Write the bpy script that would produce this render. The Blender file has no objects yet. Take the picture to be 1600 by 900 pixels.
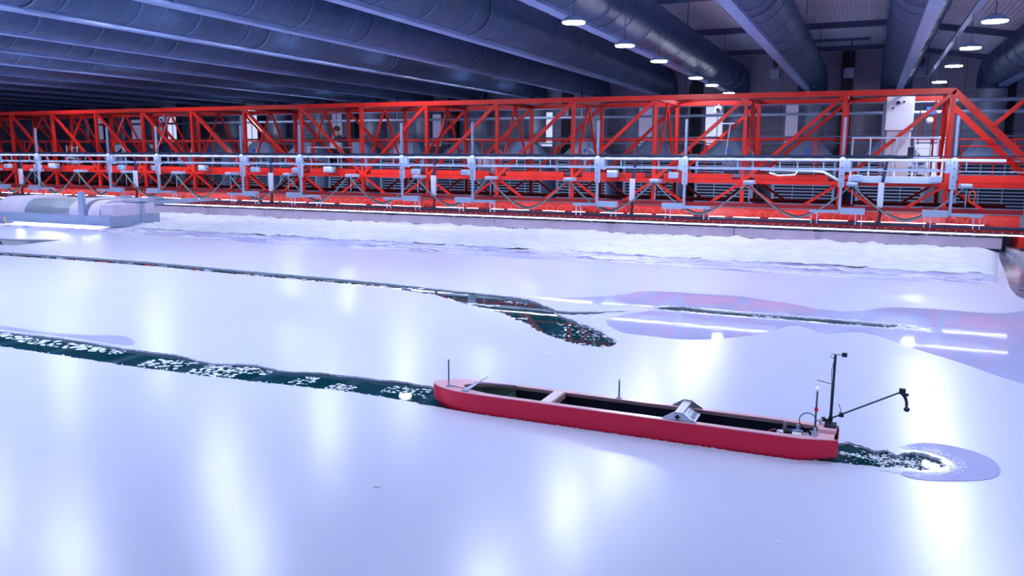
import bpy, bmesh, math, random
from mathutils import Vector, Matrix
R = random.Random(7)
V = Vector
PI = math.pi
C = bpy.context.scene.collection
S = bpy.context.scene

# ------------------------------------------------------------------ camera
cam_data = bpy.data.cameras.new('camera')
cam_data.sensor_width = 36.0
cam_data.lens = 36.0 * 1260 / 1600
cam_data.clip_end = 200
cam = bpy.data.objects.new('camera', cam_data)
C.objects.link(cam)
cam.matrix_world = Matrix(((0.91573005, -0.06941303, 0.39575283, 0),
                           (0.40176508, 0.14635728, -0.90397144, 0),
                           (0.00482609, 0.98679348, 0.16191149, 2.0),
                           (0, 0, 0, 1)))
S.camera = cam
# ------------------------------------------------------------------ world / exposure
w = bpy.data.worlds.new('world'); S.world = w; w.use_nodes = True
w.node_tree.nodes['Background'].inputs[0].default_value = (0.25, 0.35, 1.0, 1)
w.node_tree.nodes['Background'].inputs[1].default_value = 0.25
S.view_settings.view_transform = 'Standard'
S.view_settings.look = 'None'
S.view_settings.exposure = 0.0
S.view_settings.gamma = 1.0
S.view_settings.use_curve_mapping = False
LAMP_COL = (0.75, 0.81, 0.98)
LAMP_POW = 262.0
STRIP_POW = 10.0

# ------------------------------------------------------------------ materials
def mat(name, col, rough=0.5, metal=0.0, spec=0.5, noise=0.0, nscale=8.0, bump=0.0, bscale=20.0,
        emis=None, estr=0.0, trans=0.0, ior=1.45, col2=None, stretch=(1, 1, 1), coat=0.0):
    m = bpy.data.materials.new(name); m.use_nodes = True
    nt = m.node_tree; p = nt.nodes['Principled BSDF']
    p.inputs['Base Color'].default_value = (*col, 1)
    p.inputs['Roughness'].default_value = rough
    p.inputs['Metallic'].default_value = metal
    p.inputs['Specular IOR Level'].default_value = spec
    p.inputs['IOR'].default_value = ior
    p.inputs['Transmission Weight'].default_value = trans
    p.inputs['Coat Weight'].default_value = coat
    tc = nt.nodes.new('ShaderNodeTexCoord'); mp = nt.nodes.new('ShaderNodeMapping')
    mp.inputs['Scale'].default_value = stretch
    nt.links.new(tc.outputs['Object'], mp.inputs[0])
    if noise or col2:
        n = nt.nodes.new('ShaderNodeTexNoise'); n.inputs['Scale'].default_value = nscale
        n.inputs['Detail'].default_value = 5
        nt.links.new(mp.outputs[0], n.inputs['Vector'])
        mx = nt.nodes.new('ShaderNodeMix'); mx.data_type = 'RGBA'
        c2 = col2 or tuple(c * (1 - noise) for c in col)
        mx.inputs[6].default_value = (*c2, 1); mx.inputs[7].default_value = (*col, 1)
        rp = nt.nodes.new('ShaderNodeValToRGB')
        rp.color_ramp.elements[0].position = 0.35; rp.color_ramp.elements[1].position = 0.65
        nt.links.new(n.outputs['Fac'], rp.inputs[0]); nt.links.new(rp.outputs[0], mx.inputs[0])
        nt.links.new(mx.outputs[2], p.inputs['Base Color'])
    if bump:
        n2 = nt.nodes.new('ShaderNodeTexNoise'); n2.inputs['Scale'].default_value = bscale
        n2.inputs['Detail'].default_value = 4
        nt.links.new(mp.outputs[0], n2.inputs['Vector'])
        b = nt.nodes.new('ShaderNodeBump'); b.inputs['Strength'].default_value = bump
        b.inputs['Distance'].default_value = 0.02
        nt.links.new(n2.outputs['Fac'], b.inputs['Height']); nt.links.new(b.outputs[0], p.inputs['Normal'])
    if emis:
        p.inputs['Emission Color'].default_value = (*emis, 1)
        p.inputs['Emission Strength'].default_value = estr
    return m

def wave_bump(m, axis, scale, strength, dist=0.02):
    nt = m.node_tree; p = nt.nodes['Principled BSDF']
    tc = nt.nodes.new('ShaderNodeTexCoord'); wv = nt.nodes.new('ShaderNodeTexWave')
    wv.bands_direction = axis; wv.inputs['Scale'].default_value = scale; wv.inputs['Distortion'].default_value = 0.4
    b = nt.nodes.new('ShaderNodeBump'); b.inputs['Strength'].default_value = strength; b.inputs['Distance'].default_value = dist
    nt.links.new(tc.outputs['Object'], wv.inputs['Vector']); nt.links.new(wv.outputs['Fac'], b.inputs['Height'])
    nt.links.new(b.outputs[0], p.inputs['Normal'])

def reflection_bands(m, c0, c1, stretch):      # blurred duct reflections painted into the ice colour as soft bands
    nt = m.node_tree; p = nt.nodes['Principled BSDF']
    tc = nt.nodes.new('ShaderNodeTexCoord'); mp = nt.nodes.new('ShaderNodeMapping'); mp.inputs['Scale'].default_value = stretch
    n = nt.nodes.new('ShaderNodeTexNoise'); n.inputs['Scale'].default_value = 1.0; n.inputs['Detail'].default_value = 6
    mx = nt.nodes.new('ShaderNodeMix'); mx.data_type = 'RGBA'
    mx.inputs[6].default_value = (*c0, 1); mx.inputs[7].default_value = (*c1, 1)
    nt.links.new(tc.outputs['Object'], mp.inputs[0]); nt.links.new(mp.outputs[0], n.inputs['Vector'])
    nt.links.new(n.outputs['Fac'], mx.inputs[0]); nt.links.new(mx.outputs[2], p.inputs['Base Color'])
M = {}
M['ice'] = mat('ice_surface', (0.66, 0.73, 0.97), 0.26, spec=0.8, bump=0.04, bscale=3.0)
reflection_bands(M['ice'], (0.60, 0.685, 0.95), (0.70, 0.76, 0.975), (0.55, 0.085, 1))
M['ice_film'] = mat('smooth_wet_ice', (0.50, 0.54, 0.88), 0.04, spec=0.24, noise=0.08, nscale=1.2, bump=0.02, bscale=4)
M['ice_gray'] = mat('grey_wet_ice', (0.27, 0.26, 0.38), 0.15, spec=0.4, noise=0.3, nscale=3)
M['snow'] = mat('snow', (0.80, 0.84, 0.97), 0.8, spec=0.2, noise=0.12, nscale=2.2, bump=0.7, bscale=9, stretch=(1, 1.6, 1))
M['rubble'] = mat('streaked_slush', (0.82, 0.83, 0.98), 0.6, spec=0.3, col2=(0.30, 0.30, 0.64), nscale=1.6, bump=0.6, bscale=8, stretch=(.35, 3.2, 1))
M['slush'] = mat('slush', (0.72, 0.80, 0.98), 0.35, spec=0.5, bump=0.3, bscale=30)
M['water'] = mat('basin_water', (0.002, 0.045, 0.06), 0.02, spec=0.5, ior=1.33, bump=0.012, bscale=3)
M['duct'] = mat('galvanised_duct', (0.045, 0.088, 0.20), 0.42, metal=0.35, noise=0.25, nscale=0.9)
wave_bump(M['duct'], 'Y', 4.2, 0.55, 0.02)
M['duct_seam'] = mat('duct_seam', (0.09, 0.15, 0.30), 0.35, metal=0.5)
M['beam'] = mat('pale_steel_beam', (0.25, 0.35, 0.64), 0.4, metal=0.1, noise=0.15, nscale=2)
M['deck'] = mat('roof_sheet', (0.70, 0.76, 0.97), 0.5, noise=0.12, nscale=0.8)
wave_bump(M['deck'], 'X', 3.0, 0.5)
M['purlin'] = mat('roof_purlin', (0.09, 0.12, 0.24), 0.5)
M['wall'] = mat('wall_panel', (0.42, 0.42, 0.60), 0.6, noise=0.2, nscale=1.5)
M['floor'] = mat('concrete_floor', (0.42, 0.43, 0.55), 0.7, noise=0.3, nscale=3)
M['column'] = mat('dark_column', (0.012, 0.016, 0.04), 0.5)
M['red'] = mat('red_paint', (0.80, 0.022, 0.012), 0.38, noise=0.15, nscale=3)
M['red_dark'] = mat('red_primer', (0.30, 0.008, 0.014), 0.5, noise=0.2, nscale=3)
M['gray'] = mat('light_grey_paint', (0.34, 0.44, 0.66), 0.4, noise=0.1, nscale=4)
M['pale'] = mat('pale_tube', (0.62, 0.68, 0.90), 0.3)
M['dark'] = mat('dark_rubber', (0.008, 0.014, 0.035), 0.45)
M['navy'] = mat('navy_cable', (0.012, 0.03, 0.085), 0.4)
M['white'] = mat('white_enamel', (0.80, 0.84, 0.96), 0.4)
M['galv'] = mat('galvanised_sheet', (0.42, 0.50, 0.66), 0.35, metal=0.4, noise=0.25, nscale=2)
wave_bump(M['galv'], 'Z', 9, 0.35)
M['hood'] = mat('grey_hood', (0.22, 0.28, 0.46), 0.45, metal=0.2)
M['black'] = mat('black_fin_core', (0.004, 0.006, 0.015), 0.6)
M['slat'] = mat('slat_grey', (0.30, 0.38, 0.60), 0.4)
M['uplight'] = mat('uplight_added', (0.9, 0.9, 0.9), 0.5, emis=(0.62, 0.66, 1.0), estr=55.0)  # added fill light for the roof sheet, unseen inside the beams
M['glow'] = mat('lamp_diffuser', (0.9, 0.9, 0.9), 0.5, emis=LAMP_COL, estr=LAMP_POW)
M['strip'] = mat('strip_diffuser', (0.9, 0.9, 0.9), 0.5, emis=(0.86, 0.84, 1.0), estr=STRIP_POW)
M['strip_soft'] = mat('rail_light_diffuser', (0.9, 0.9, 0.9), 0.5, emis=(0.86, 0.86, 1.0), estr=13.0)
M['flood'] = mat('flood_diffuser', (0.9, 0.9, 0.9), 0.5, emis=(1.0, 0.93, 0.88), estr=260.0)
M['window'] = mat('lit_window', (0.6, 0.65, 0.8), 0.3, emis=(0.66, 0.72, 1.0), estr=0.9)
M['window_dim'] = mat('dim_window', (0.5, 0.5, 0.65), 0.3, emis=(0.5, 0.5, 0.9), estr=0.28)
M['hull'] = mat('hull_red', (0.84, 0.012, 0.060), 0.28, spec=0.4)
M['hull_deck'] = mat('deck_glare_pink', (0.90, 0.54, 0.63), 0.22, spec=0.6)  # red deck paint, with overhead glare put into the colour as pink
M['thwart'] = mat('pale_thwart', (0.86, 0.70, 0.74), 0.5)
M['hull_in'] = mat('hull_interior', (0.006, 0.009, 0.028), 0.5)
M['wood'] = mat('pink_wood', (0.42, 0.27, 0.28), 0.6, noise=0.2, nscale=20, stretch=(1, 6, 6))
M['green'] = mat('pale_green_lining', (0.10, 0.20, 0.15), 0.6, noise=0.35, nscale=12)
M['alu'] = mat('brushed_aluminium', (0.62, 0.68, 0.78), 0.3, metal=0.7)
M['ball'] = mat('white_marker', (0.9, 0.95, 1.0), 0.3, emis=(0.8, 0.9, 1.0), estr=0.25)
M['plate'] = mat('ice_blade', (0.78, 0.73, 0.96), 0.45, noise=0.15, nscale=2)
M['hose_green'] = mat('hose_green', (0.02, 0.10, 0.07), 0.5)
M['hose_gray'] = mat('hose_grey', (0.14, 0.20, 0.26), 0.5)
M['hose_brown'] = mat('hose_brown', (0.22, 0.10, 0.05), 0.5)
M['hose_pink'] = mat('hose_pink', (0.75, 0.25, 0.28), 0.4)
M['orange'] = mat('orange_plastic', (0.8, 0.12, 0.03), 0.5)
M['skin'] = mat('skin', (0.50, 0.28, 0.27), 0.5)
M['hair'] = mat('hair', (0.06, 0.035, 0.03), 0.7)
M['jacket'] = mat('dark_jacket', (0.02, 0.075, 0.11), 0.8)
M['trousers'] = mat('black_trousers', (0.006, 0.007, 0.015), 0.85)
M['blue'] = mat('blue_plastic', (0.02, 0.15, 0.75), 0.4)
M['yellow'] = mat('yellow_wire', (0.5, 0.42, 0.08), 0.5)

# ------------------------------------------------------------------ mesh builder
def attach(o, parent):      # parent o and express its mesh in the parent's own frame
    if parent is None: return
    p = parent; off = V((0, 0, 0))
    while p is not None: off += p.location; p = p.parent
    o.data.transform(Matrix.Translation(-off)); o.parent = parent
class MB:
    def __init__(s): s.v = []; s.f = []
    def add(s, vs, fs):
        o = len(s.v); s.v += [tuple(v) for v in vs]; s.f += [tuple(i + o for i in f) for f in fs]; return s
    def box(s, x0, x1, y0, y1, z0, z1):
        return s.add([(x0, y0, z0), (x1, y0, z0), (x1, y1, z0), (x0, y1, z0), (x0, y0, z1), (x1, y0, z1), (x1, y1, z1), (x0, y1, z1)],
                     [(0, 3, 2, 1), (4, 5, 6, 7), (0, 1, 5, 4), (1, 2, 6, 5), (2, 3, 7, 6), (3, 0, 4, 7)])
    def cb(s, x, y, z, a, b, c): return s.box(x - a / 2, x + a / 2, y - b / 2, y + b / 2, z - c / 2, z + c / 2)
    def bar(s, p, q, a, b, up=(0, 0, 1)):
        p = V(p); q = V(q); d = (q - p).normalized(); up = V(up)
        if abs(d.dot(up)) > .95: up = V((0, 1, 0))
        x = d.cross(up).normalized() * (a / 2); y = x.cross(d).normalized() * (b / 2)
        vs = [p - x - y, p + x - y, p + x + y, p - x + y, q - x - y, q + x - y, q + x + y, q - x + y]
        return s.add(vs, [(0, 1, 2, 3), (4, 7, 6, 5), (0, 4, 5, 1), (1, 5, 6, 2), (2, 6, 7, 3), (3, 7, 4, 0)])
    def tube(s, pts, r, n=8, caps=True):
        pts = [V(p) for p in pts]; vs = []; fs = []; rr = r if isinstance(r, (list, tuple)) else [r] * len(pts)
        prev = None
        for i, p in enumerate(pts):
            d = (pts[min(i + 1, len(pts) - 1)] - pts[max(i - 1, 0)])
            if d.length < 1e-9: d = V((0, 0, 1))
            d.normalize()
            if prev is None:
                a = d.cross(V((0, 0, 1)))
                if a.length < .1: a = d.cross(V((0, 1, 0)))
            else: a = prev - d * prev.dot(d)
            a.normalize(); prev = a; b = d.cross(a)
            for k in range(n):
                t = 2 * PI * k / n; vs.append(p + (a * math.cos(t) + b * math.sin(t)) * rr[i])
        for i in range(len(pts) - 1):
            for k in range(n):
                fs.append((i * n + k, i * n + (k + 1) % n, (i + 1) * n + (k + 1) % n, (i + 1) * n + k))
        if caps:
            fs.append(tuple(reversed(range(n)))); fs.append(tuple((len(pts) - 1) * n + k for k in range(n)))
        return s.add(vs, fs)
    def ball(s, c, r, n=10, sc=(1, 1, 1)):
        c = V(c); vs = []; fs = []; m = n // 2 + 1
        for i in range(m + 1):
            ph = PI * i / m
            for k in range(n):
                t = 2 * PI * k / n
                vs.append(c + V((math.sin(ph) * math.cos(t) * r * sc[0], math.sin(ph) * math.sin(t) * r * sc[1], math.cos(ph) * r * sc[2])))
        for i in range(m):
            for k in range(n): fs.append((i * n + k, (i + 1) * n + k, (i + 1) * n + (k + 1) % n, i * n + (k + 1) % n))
        return s.add(vs, fs)
    def prism(s, pts, z0, z1):
        n = len(pts)
        return s.add([(p[0], p[1], z0) for p in pts] + [(p[0], p[1], z1) for p in pts],
                     [tuple(reversed(range(n))), tuple(range(n, 2 * n))] + [(i, (i + 1) % n, n + (i + 1) % n, n + i) for i in range(n)])
    def xzprism(s, pts, y0, y1):
        n = len(pts)
        return s.add([(p[0], y0, p[1]) for p in pts] + [(p[0], y1, p[1]) for p in pts],
                     [tuple(range(n)), tuple(reversed(range(n, 2 * n)))] + [(i, n + i, n + (i + 1) % n, (i + 1) % n) for i in range(n)])
    def yzprism(s, pts, x0, x1):
        n = len(pts)
        return s.add([(x0, p[0], p[1]) for p in pts] + [(x1, p[0], p[1]) for p in pts],
                     [tuple(range(n)), tuple(reversed(range(n, 2 * n)))] + [(i, n + i, n + (i + 1) % n, (i + 1) % n) for i in range(n)])
    def build(s, name, m, parent=None, smooth=False, bevel=0.0):
        me = bpy.data.meshes.new(name); me.from_pydata(s.v, [], s.f)
        bm = bmesh.new(); bm.from_mesh(me); bmesh.ops.recalc_face_normals(bm, faces=bm.faces); bm.to_mesh(me); bm.free()
        me.materials.append(M[m] if isinstance(m, str) else m)
        if smooth:
            me.polygons.foreach_set('use_smooth', [True] * len(me.polygons))
            me.set_sharp_from_angle(angle=math.radians(40))
        o = bpy.data.objects.new(name, me); C.objects.link(o)
        attach(o, parent)
        if bevel:
            b = o.modifiers.new('bevel', 'BEVEL'); b.width = bevel; b.segments = 2; b.limit_method = 'ANGLE'
        return o

def tag(o, label=None, cat=None, group=None, kind=None):
    if label: o['label'] = label
    if cat: o['category'] = cat
    if group: o['group'] = group
    if kind: o['kind'] = kind
    return o
def thing(name, loc, label, cat, group=None):
    o = bpy.data.objects.new(name, None); o.location = loc; o.empty_display_size = .1; C.objects.link(o)
    return tag(o, label, cat, group)
def struct(name, mb, m, **k): return tag(mb.build(name, m, **k), kind='structure')
def copy_tree(root, offset, label=None):
    r = root.copy(); C.objects.link(r); r.location = root.location + V(offset)
    if label: r['label'] = label
    def rec(a, b):
        for ch in a.children:
            c = ch.copy(); C.objects.link(c); c.parent = b; rec(ch, c)
    rec(root, r); return r
ORD = ['', 'first', 'second', 'third', 'fourth', 'fifth', 'sixth', 'seventh', 'eighth', 'ninth', 'tenth', 'eleventh', 'twelfth',
       'thirteenth', 'fourteenth', 'fifteenth', 'sixteenth', 'seventeenth', 'eighteenth', 'nineteenth', 'twentieth']
def nth(i, end): return end if i == 1 else ORD[i]

# ================================================================== ROOM
XL, XR, YN, YF, ZC = -46.0, 8.0, -3.0, 32.3, 5.75
struct('floor', MB().box(XL, XR, 21.2, YF, -.1, .3), 'floor')
mb = MB().xzprism([(XL, ZC), (.4, ZC), (XR, ZC - 1.3), (XR, ZC - 1.1), (.4, ZC + .2), (XL, ZC + .2)], YN, YF)
struct('ceiling', mb, 'deck')
struct('wall_back', MB().box(XL, XR, YF, YF + .2, -.1, ZC + .1), 'wall')
struct('wall_right', MB().box(XR, XR + .2, YN, YF, -.2, ZC), 'wall')
struct('wall_left', MB().box(XL - .2, XL, YN, YF, -.2, ZC), 'wall')
struct('wall_front', MB().box(XL, XR, YN - .2, YN, -.2, ZC + .1), 'wall')
struct('floor_quay', MB().box(3.0, XR, YN, 21.2, -.2, .06), 'floor')
struct('wall_basin_right', MB().box(2.8, 3.0, YN, 20.6, -.4, .12), 'floor')
# purlins, seams of wall panels
for i, y in enumerate((19.8, 25.3, 30.6)):
    mb = MB().box(XL, .4, y - .06, y + .06, ZC - .16, ZC)
    mb.add([(.4, y - .06, ZC - .16), (XR, y - .06, ZC - 1.46), (XR, y + .06, ZC - 1.46), (.4, y + .06, ZC - .16),
            (.4, y - .06, ZC), (XR, y - .06, ZC - 1.3), (XR, y + .06, ZC - 1.3), (.4, y + .06, ZC)],
           [(0, 1, 2, 3), (4, 7, 6, 5), (0, 4, 5, 1), (1, 5, 6, 2), (2, 6, 7, 3), (3, 7, 4, 0)])
    struct('trim_%d' % (i + 1), mb, 'purlin')
struct('trim_4', MB().box(-2.0, -.25, 27.6, 27.68, ZC - .22, ZC - .14), 'purlin')
mb = MB()
for x in [-44 + 1.2 * i for i in range(44)]: mb.box(x, x + .02, YF - .012, YF, .3, ZC - .1)
for z in (1.6, 2.9, 4.2): mb.box(XL, XR, YF - .012, YF, z, z + .02)
struct('trim_5', mb, 'purlin')
# columns on the back wall
for i, x in enumerate((4.1, -.95, -6.3, -11.6, -16.9, -22.2, -27.5, -32.8, -38.1)):
    struct('trim_%d' % (6 + i), MB().box(x - .2, x + .2, YF - .35, YF, .3, ZC - (.9 if x > 3 else 0)), 'column')
# wall windows
wins = [(-5.95, -5.05, 2.45, 4.0, 1), (-3.0, -1.75, 2.5, 3.9, 0), (-8.6, -7.2, 2.4, 3.9, 0), (-13.3, -12.3, 2.4, 3.8, 1), (-18.6, -17.6, 2.4, 3.8, 0),
        (-23.5, -22.9, 2.3, 4.1, 0), (-28.7, -27.9, 2.3, 4.3, 1), (1.4, 2.4, 1.2, 2.75, 1), (-39.2, -37.2, 1.6, 3.9, 0), (-33.9, -33.2, 2.0, 4.0, 1), (-36.5, -34.8, 2.3, 3.8, 0)]
for i, (a, b, c, d, lit) in enumerate(wins):
    fr = MB()
    for bx in ((a - .06, a, c - .06, d + .06), (b, b + .06, c - .06, d + .06), (a, b, c - .06, c), (a, b, d, d + .06), ((a + b) / 2 - .015, (a + b) / 2 + .015, c, d)):
        fr.box(bx[0], bx[1], YF - .07, YF - .01, bx[2], bx[3])
    o = struct('window_%d' % (i + 1), fr, 'gray')
    MB().box(a, b, YF - .04, YF - .02, c, d).build('glass_pane', 'window' if lit else 'window_dim', o)
# wall pipes
for i, (z, r, y) in enumerate(((3.42, .05, 29.2), (3.78, .06, 29.2), (2.72, .03, 31.2), (2.5, .025, 31.2))):
    mb = MB().tube([(XL + .5, y, z), (XR - .5, y, z)], r, 10)
    for k in range(12): mb.box(-42 + 4 * k, -41.96 + 4 * k, y - .02, y + .02 if y < 30 else YF, z, (ZC - 1.3 if y < 30 else z + .04))
    tag(mb.build('wall_pipe', 'slat'), ['lower thick grey pipe running level behind the red bridge top', 'upper thick grey pipe running level behind the red bridge top',
        'upper thin pipe on the back wall above the coolers', 'lower thin pipe on the back wall just above the cooler hoods'][i], 'pipe')

# ================================================================== CEILING DUCTS AND BEAMS
DY, DZ, DR, DP, DX0 = 30.9, 4.85, 0.5, 2.67, -2.06
DUCT_X = {2: 3.55, 1: 0.64}
def make_duct():
    t = thing('air_duct', (0, 0, DZ), 'x', 'air duct', 'round ceiling ducts')
    n = 28
    mb = MB(); mb.tube([(0, YN + .3 + (DY - YN - .3) * k / 12, DZ) for k in range(13)], DR, n)
    mb.build('duct_pipe', 'duct', t, smooth=True)
    r0 = MB().tube([(0, -.018, DZ), (0, .018, DZ)], DR + .014, n).build('seam_ring', 'duct_seam', t, smooth=True)
    y = 7.0; r0.location.y = y
    while y < DY - 1.6:
        y += 1.42; c = r0.copy(); C.objects.link(c); c.parent = t; c.location.y = y
    pts = [(0, DY + .55 * math.sin(a), DZ - .55 + .55 * math.cos(a)) for a in [PI / 2 * k / 6 for k in range(7)]]
    MB().tube(pts, DR, n).build('elbow', 'duct', t, smooth=True)
    MB().tube([(0, DY + .55, DZ - .5), (0, DY + .55, 2.55)], DR - .06, n).build('riser', 'galv', t, smooth=True)
    for y in (4, 9.3, 14.7, 20, 25.3):
        MB().xzprism([((DR + .01) * math.cos(a), DZ + (DR + .01) * math.sin(a)) for a in [PI + PI * q / 16 for q in range(17)]] +
                     [(DR + .01, ZC), (DR + .025, ZC)] + [((DR + .025) * math.cos(a), DZ + (DR + .025) * math.sin(a)) for a in [2 * PI - PI * q / 16 for q in range(17)]] + [(-DR - .025, ZC), (-DR - .01, ZC)],
                     y - .02, y + .02).build('hanger_strap', 'purlin', t)
    return t
def duct_label(k):
    if k == 2: return 'round metal duct at the far right edge, nearest the right wall'
    if k == 1: return 'round metal duct beside the bare roof, directly above the white cabinet'
    return '%s round metal duct counting leftwards from the one above the white cabinet' % nth(1 - k, 'next') if k < 0 else 'round metal duct first to the left of the one above the white cabinet'
d0 = make_duct(); d0.location.x = 3.55; d0['label'] = duct_label(2)
for k in range(1, -15, -1):
    copy_tree(d0, (DUCT_X.get(k, DX0 + DP * k) - 3.55, 0, 0), duct_label(k))
def make_beam():
    mb = MB().xzprism([(-.11, 4.28), (.11, 4.28), (.11, 4.40), (.095, 4.40), (.095, 4.295), (-.095, 4.295), (-.095, 4.40), (-.11, 4.40)], YN, 31.2)
    t = thing('ceiling_beam', (0, 0, 4.28), 'x', 'beam', 'pale channel beams under the ducts')
    mb.build('channel', 'beam', t)
    for y in (5, 11, 17, 23, 29): MB().bar((-.12, y, 4.38), (-.12, y, 5.7), .02, .02).build('hanger_rod', 'purlin', t)
    return t
b0 = make_beam()
MB().box(-.04, .04, YN + .2, 31, 4.30, 4.312).build('uplight_added', 'uplight', b0)  # unseen strip added to brighten the roof above the right-hand beams
bx = [0.74] + [-2.15 - 2.69 * k for k in range(0, 16)]
b0.location.x = bx[0]; b0['label'] = 'pale channel beam lying along the right flank of the duct above the white cabinet'
for i, x in enumerate(bx[1:]):
    c = copy_tree(b0, (x - bx[0], 0, 0), '%s pale channel beam counting leftwards from the duct above the white cabinet' % ORD[i + 1])
    if i > 1:
        for ch in list(c.children):
            if ch.name.startswith('uplight'): bpy.data.objects.remove(ch)
copy_tree(b0, (3.75 - bx[0], 0, 0), 'pale channel beam along the far right duct, beside the right wall')

# lamps
def make_lamp():
    t = thing('ceiling_lamp', (0, 0, 4.36), 'x', 'lamp', 'round ceiling lamps')
    MB().tube([(0, 0, 4.37), (0, 0, 4.40), (0, 0, 4.45), (0, 0, 4.47)], [.18, .17, .10, .05], 20).build('lamp_housing', 'gray', t, smooth=True)
    MB().tube([(0, 0, 4.355), (0, 0, 4.372)], .165, 20).build('diffuser', 'glow', t)
    MB().bar((0, 0, 4.46), (0, 0, 5.0), .015, .015).build('hanger_rod', 'purlin', t)
    return t
F_ = .848
rows = [(1.54, [y * F_ for y in (34, 29.2, 24.3, 20.5, 16.7, 12.8, 9.0, 5.2)], 'row under the right cable tray', -.38),
        (-4.24, [y * F_ for y in (31.5, 27.9, 25.2, 20.5, 17.4, 14.1, 10.6, 7.2)], 'second row from the right', -.38),
        (-11.54, [27.6, 24.0, 18.9, 15.3, 11.8, 8.4, 5.0, 1.6], 'long row, third from the right', .29),
        (-19.55, [27.6, 24.0, 17.8, 14.6, 11.0, 7.2, 3.8, .4], 'long row, sixth from the right', .29),
        (-8.73, [9.4, 6.2, 3.0, .2, -2.2], 'added short near fill row, fourth from the right', .29),  # fill lamps added to brighten the near left ice
        (-14.21, [8.8, 5.6, 2.4, -.6], 'added short near fill row, fifth from the right', .29),  # second added fill row, lifts the ice at lower left
        (-24.89, [27.6, 19.4, 16, 12, 8, 4], 'row, seventh from the right', .29),
        (-32.9, [16, 12, 8, 4], 'row, eighth from the right', .36), (-40.9, [16, 10], 'leftmost row', .36)]
l0 = None
for x, ys, where, dz in rows:
    for j, y in enumerate(ys):
        lab = '%s round ceiling lamp from the far end, %s' % (nth(j + 1, 'first'), where)
        if l0 is None:
            l0 = make_lamp(); l0.location = (x, y, 4.36 + dz); l0['label'] = lab
        else: copy_tree(l0, (x - l0.location.x, y - l0.location.y, 4.36 + dz - l0.location.z), lab)
t = thing('cable_tray', (1.54, YN, 4.62), 'thin pale cable tray carrying the right-hand row of ceiling lamps', 'cable tray')
MB().xzprism([(1.49, 4.60), (1.59, 4.60), (1.59, 4.65), (1.58, 4.65), (1.58, 4.61), (1.50, 4.61), (1.50, 4.65), (1.49, 4.65)], YN, 31.2).build('tray', 'beam', t)
for x in (1.52, 1.56): MB().tube([(x, YN, 4.63), (x, 31, 4.63)], .015, 6).build('cable', 'hose_pink', t)
# heaters hanging near the wall
for x, y, lab in ((-.85, 29.0, 'dark unit heater hung from the roof left of the duct above the white cabinet'), (1.25, 29.3, 'dark unit heater hung from the roof right of the duct above the white cabinet'),
             (-3.1, 28.6, 'dark unit heater hung from the roof, farthest left of three')):
    t = thing('unit_heater', (x, y, 4.6), lab, 'heater', 'unit heaters under the roof')
    MB().box(x - .1, x + .18, y - .2, y + .2, 4.55, 4.85).build('casing', 'hood', t, bevel=.02)
    mb = MB()
    for k in range(5): mb.box(x - .14, x - .11, y - .18, y + .18, 4.57 + .055 * k, 4.595 + .055 * k)
    mb.build('grille', 'slat', t)
    MB().tube([(x + .05, y, 4.85), (x + .05, y, 5.75)], .02, 6).build('hanger_rod', 'purlin', t)
    MB().box(x - .05, x + .1, y - .1, y + .1, 4.95, 5.15).build('bracket', 'dark', t)

# ================================================================== AIR COOLERS
def make_cooler():
    t = thing('air_cooler', (0, 29.8, .3), 'x', 'air cooler', 'louvred air coolers below the ducts')
    y0, y1 = 29.55, 30.9
    MB().box(-.95, .95, y0 + .06, y1, .3, 1.9).build('core', 'black', t)
    mb = MB()
    for s in (-1, 1): mb.box(s * .98 - .04, s * .98 + .04, y0 - .02, y1, .3, 1.95)
    mb.box(-.98, .98, y0 - .02, y0 + .06, .3, .42).box(-.98, .98, y0 - .02, y0 + .06, 1.84, 1.95)
    for x in (-.33, .33): mb.box(x - .012, x + .012, y0 - .01, y0 + .05, .42, 1.84)
    mb.build('frame', 'gray', t)
    mb = MB()
    for k in range(13):
        z = .48 + .108 * k
        mb.add([(-.94, y0, z), (.94, y0, z), (.94, y0 + .05, z + .03), (-.94, y0 + .05, z + .03), (-.94, y0, z + .014), (.94, y0, z + .014), (.94, y0 + .05, z + .044), (-.94, y0 + .05, z + .044)],
               [(0, 3, 2, 1), (4, 5, 6, 7), (0, 1, 5, 4), (1, 2, 6, 5), (2, 3, 7, 6), (3, 0, 4, 7)])
    mb.build('louvre_grille', 'slat', t)
    n = 16; vs = []
    sq = []
    for k in range(n):
        a = 2 * PI * (k + .5) / n; c, s_ = math.cos(a), math.sin(a); q = max(abs(c), abs(s_))
        sq.append((.96 * c / q, 30.2 + .62 * s_ / q, 1.95))
    ci = [(.45 * math.cos(2 * PI * (k + .5) / n), 30.45 + .45 * math.sin(2 * PI * (k + .5) / n), 2.58) for k in range(n)]
    MB().add(sq + ci, [(k, (k + 1) % n, n + (k + 1) % n, n + k) for k in range(n)] + [tuple(reversed(range(n)))]).build('hood', 'hood', t)
    MB().tube([(.1, 29.72, 2.2), (.1, 29.66, 2.2)], .07, 12).build('gauge', 'blue', t, smooth=True)
    return t
c0 = make_cooler()
for i, k in enumerate(range(2, -15, -1)):
    x = DUCT_X.get(k, DX0 + DP * k)
    lab = {2: 'rightmost black louvred air cooler with grey hood', 1: 'black louvred air cooler with grey hood behind the white cabinet'}.get(k) or \
        '%s black louvred air cooler to the left of the one behind the white cabinet' % nth(1 - k, 'first')
    if i == 0: c0.location.x = x; c0['label'] = lab
    else: copy_tree(c0, (x - c0.location.x, 0, 0), lab)

# ================================================================== WATER AND ICE
WZ = -.022
mb = MB(); nx, ny = 2, 2
tag(MB().box(XL + .01, 2.79, YN + .01, 20.6, -.4, WZ).build('basin_water', 'water'), 'dark green water showing in the open channels between the ice', 'water', kind='stuff')

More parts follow.
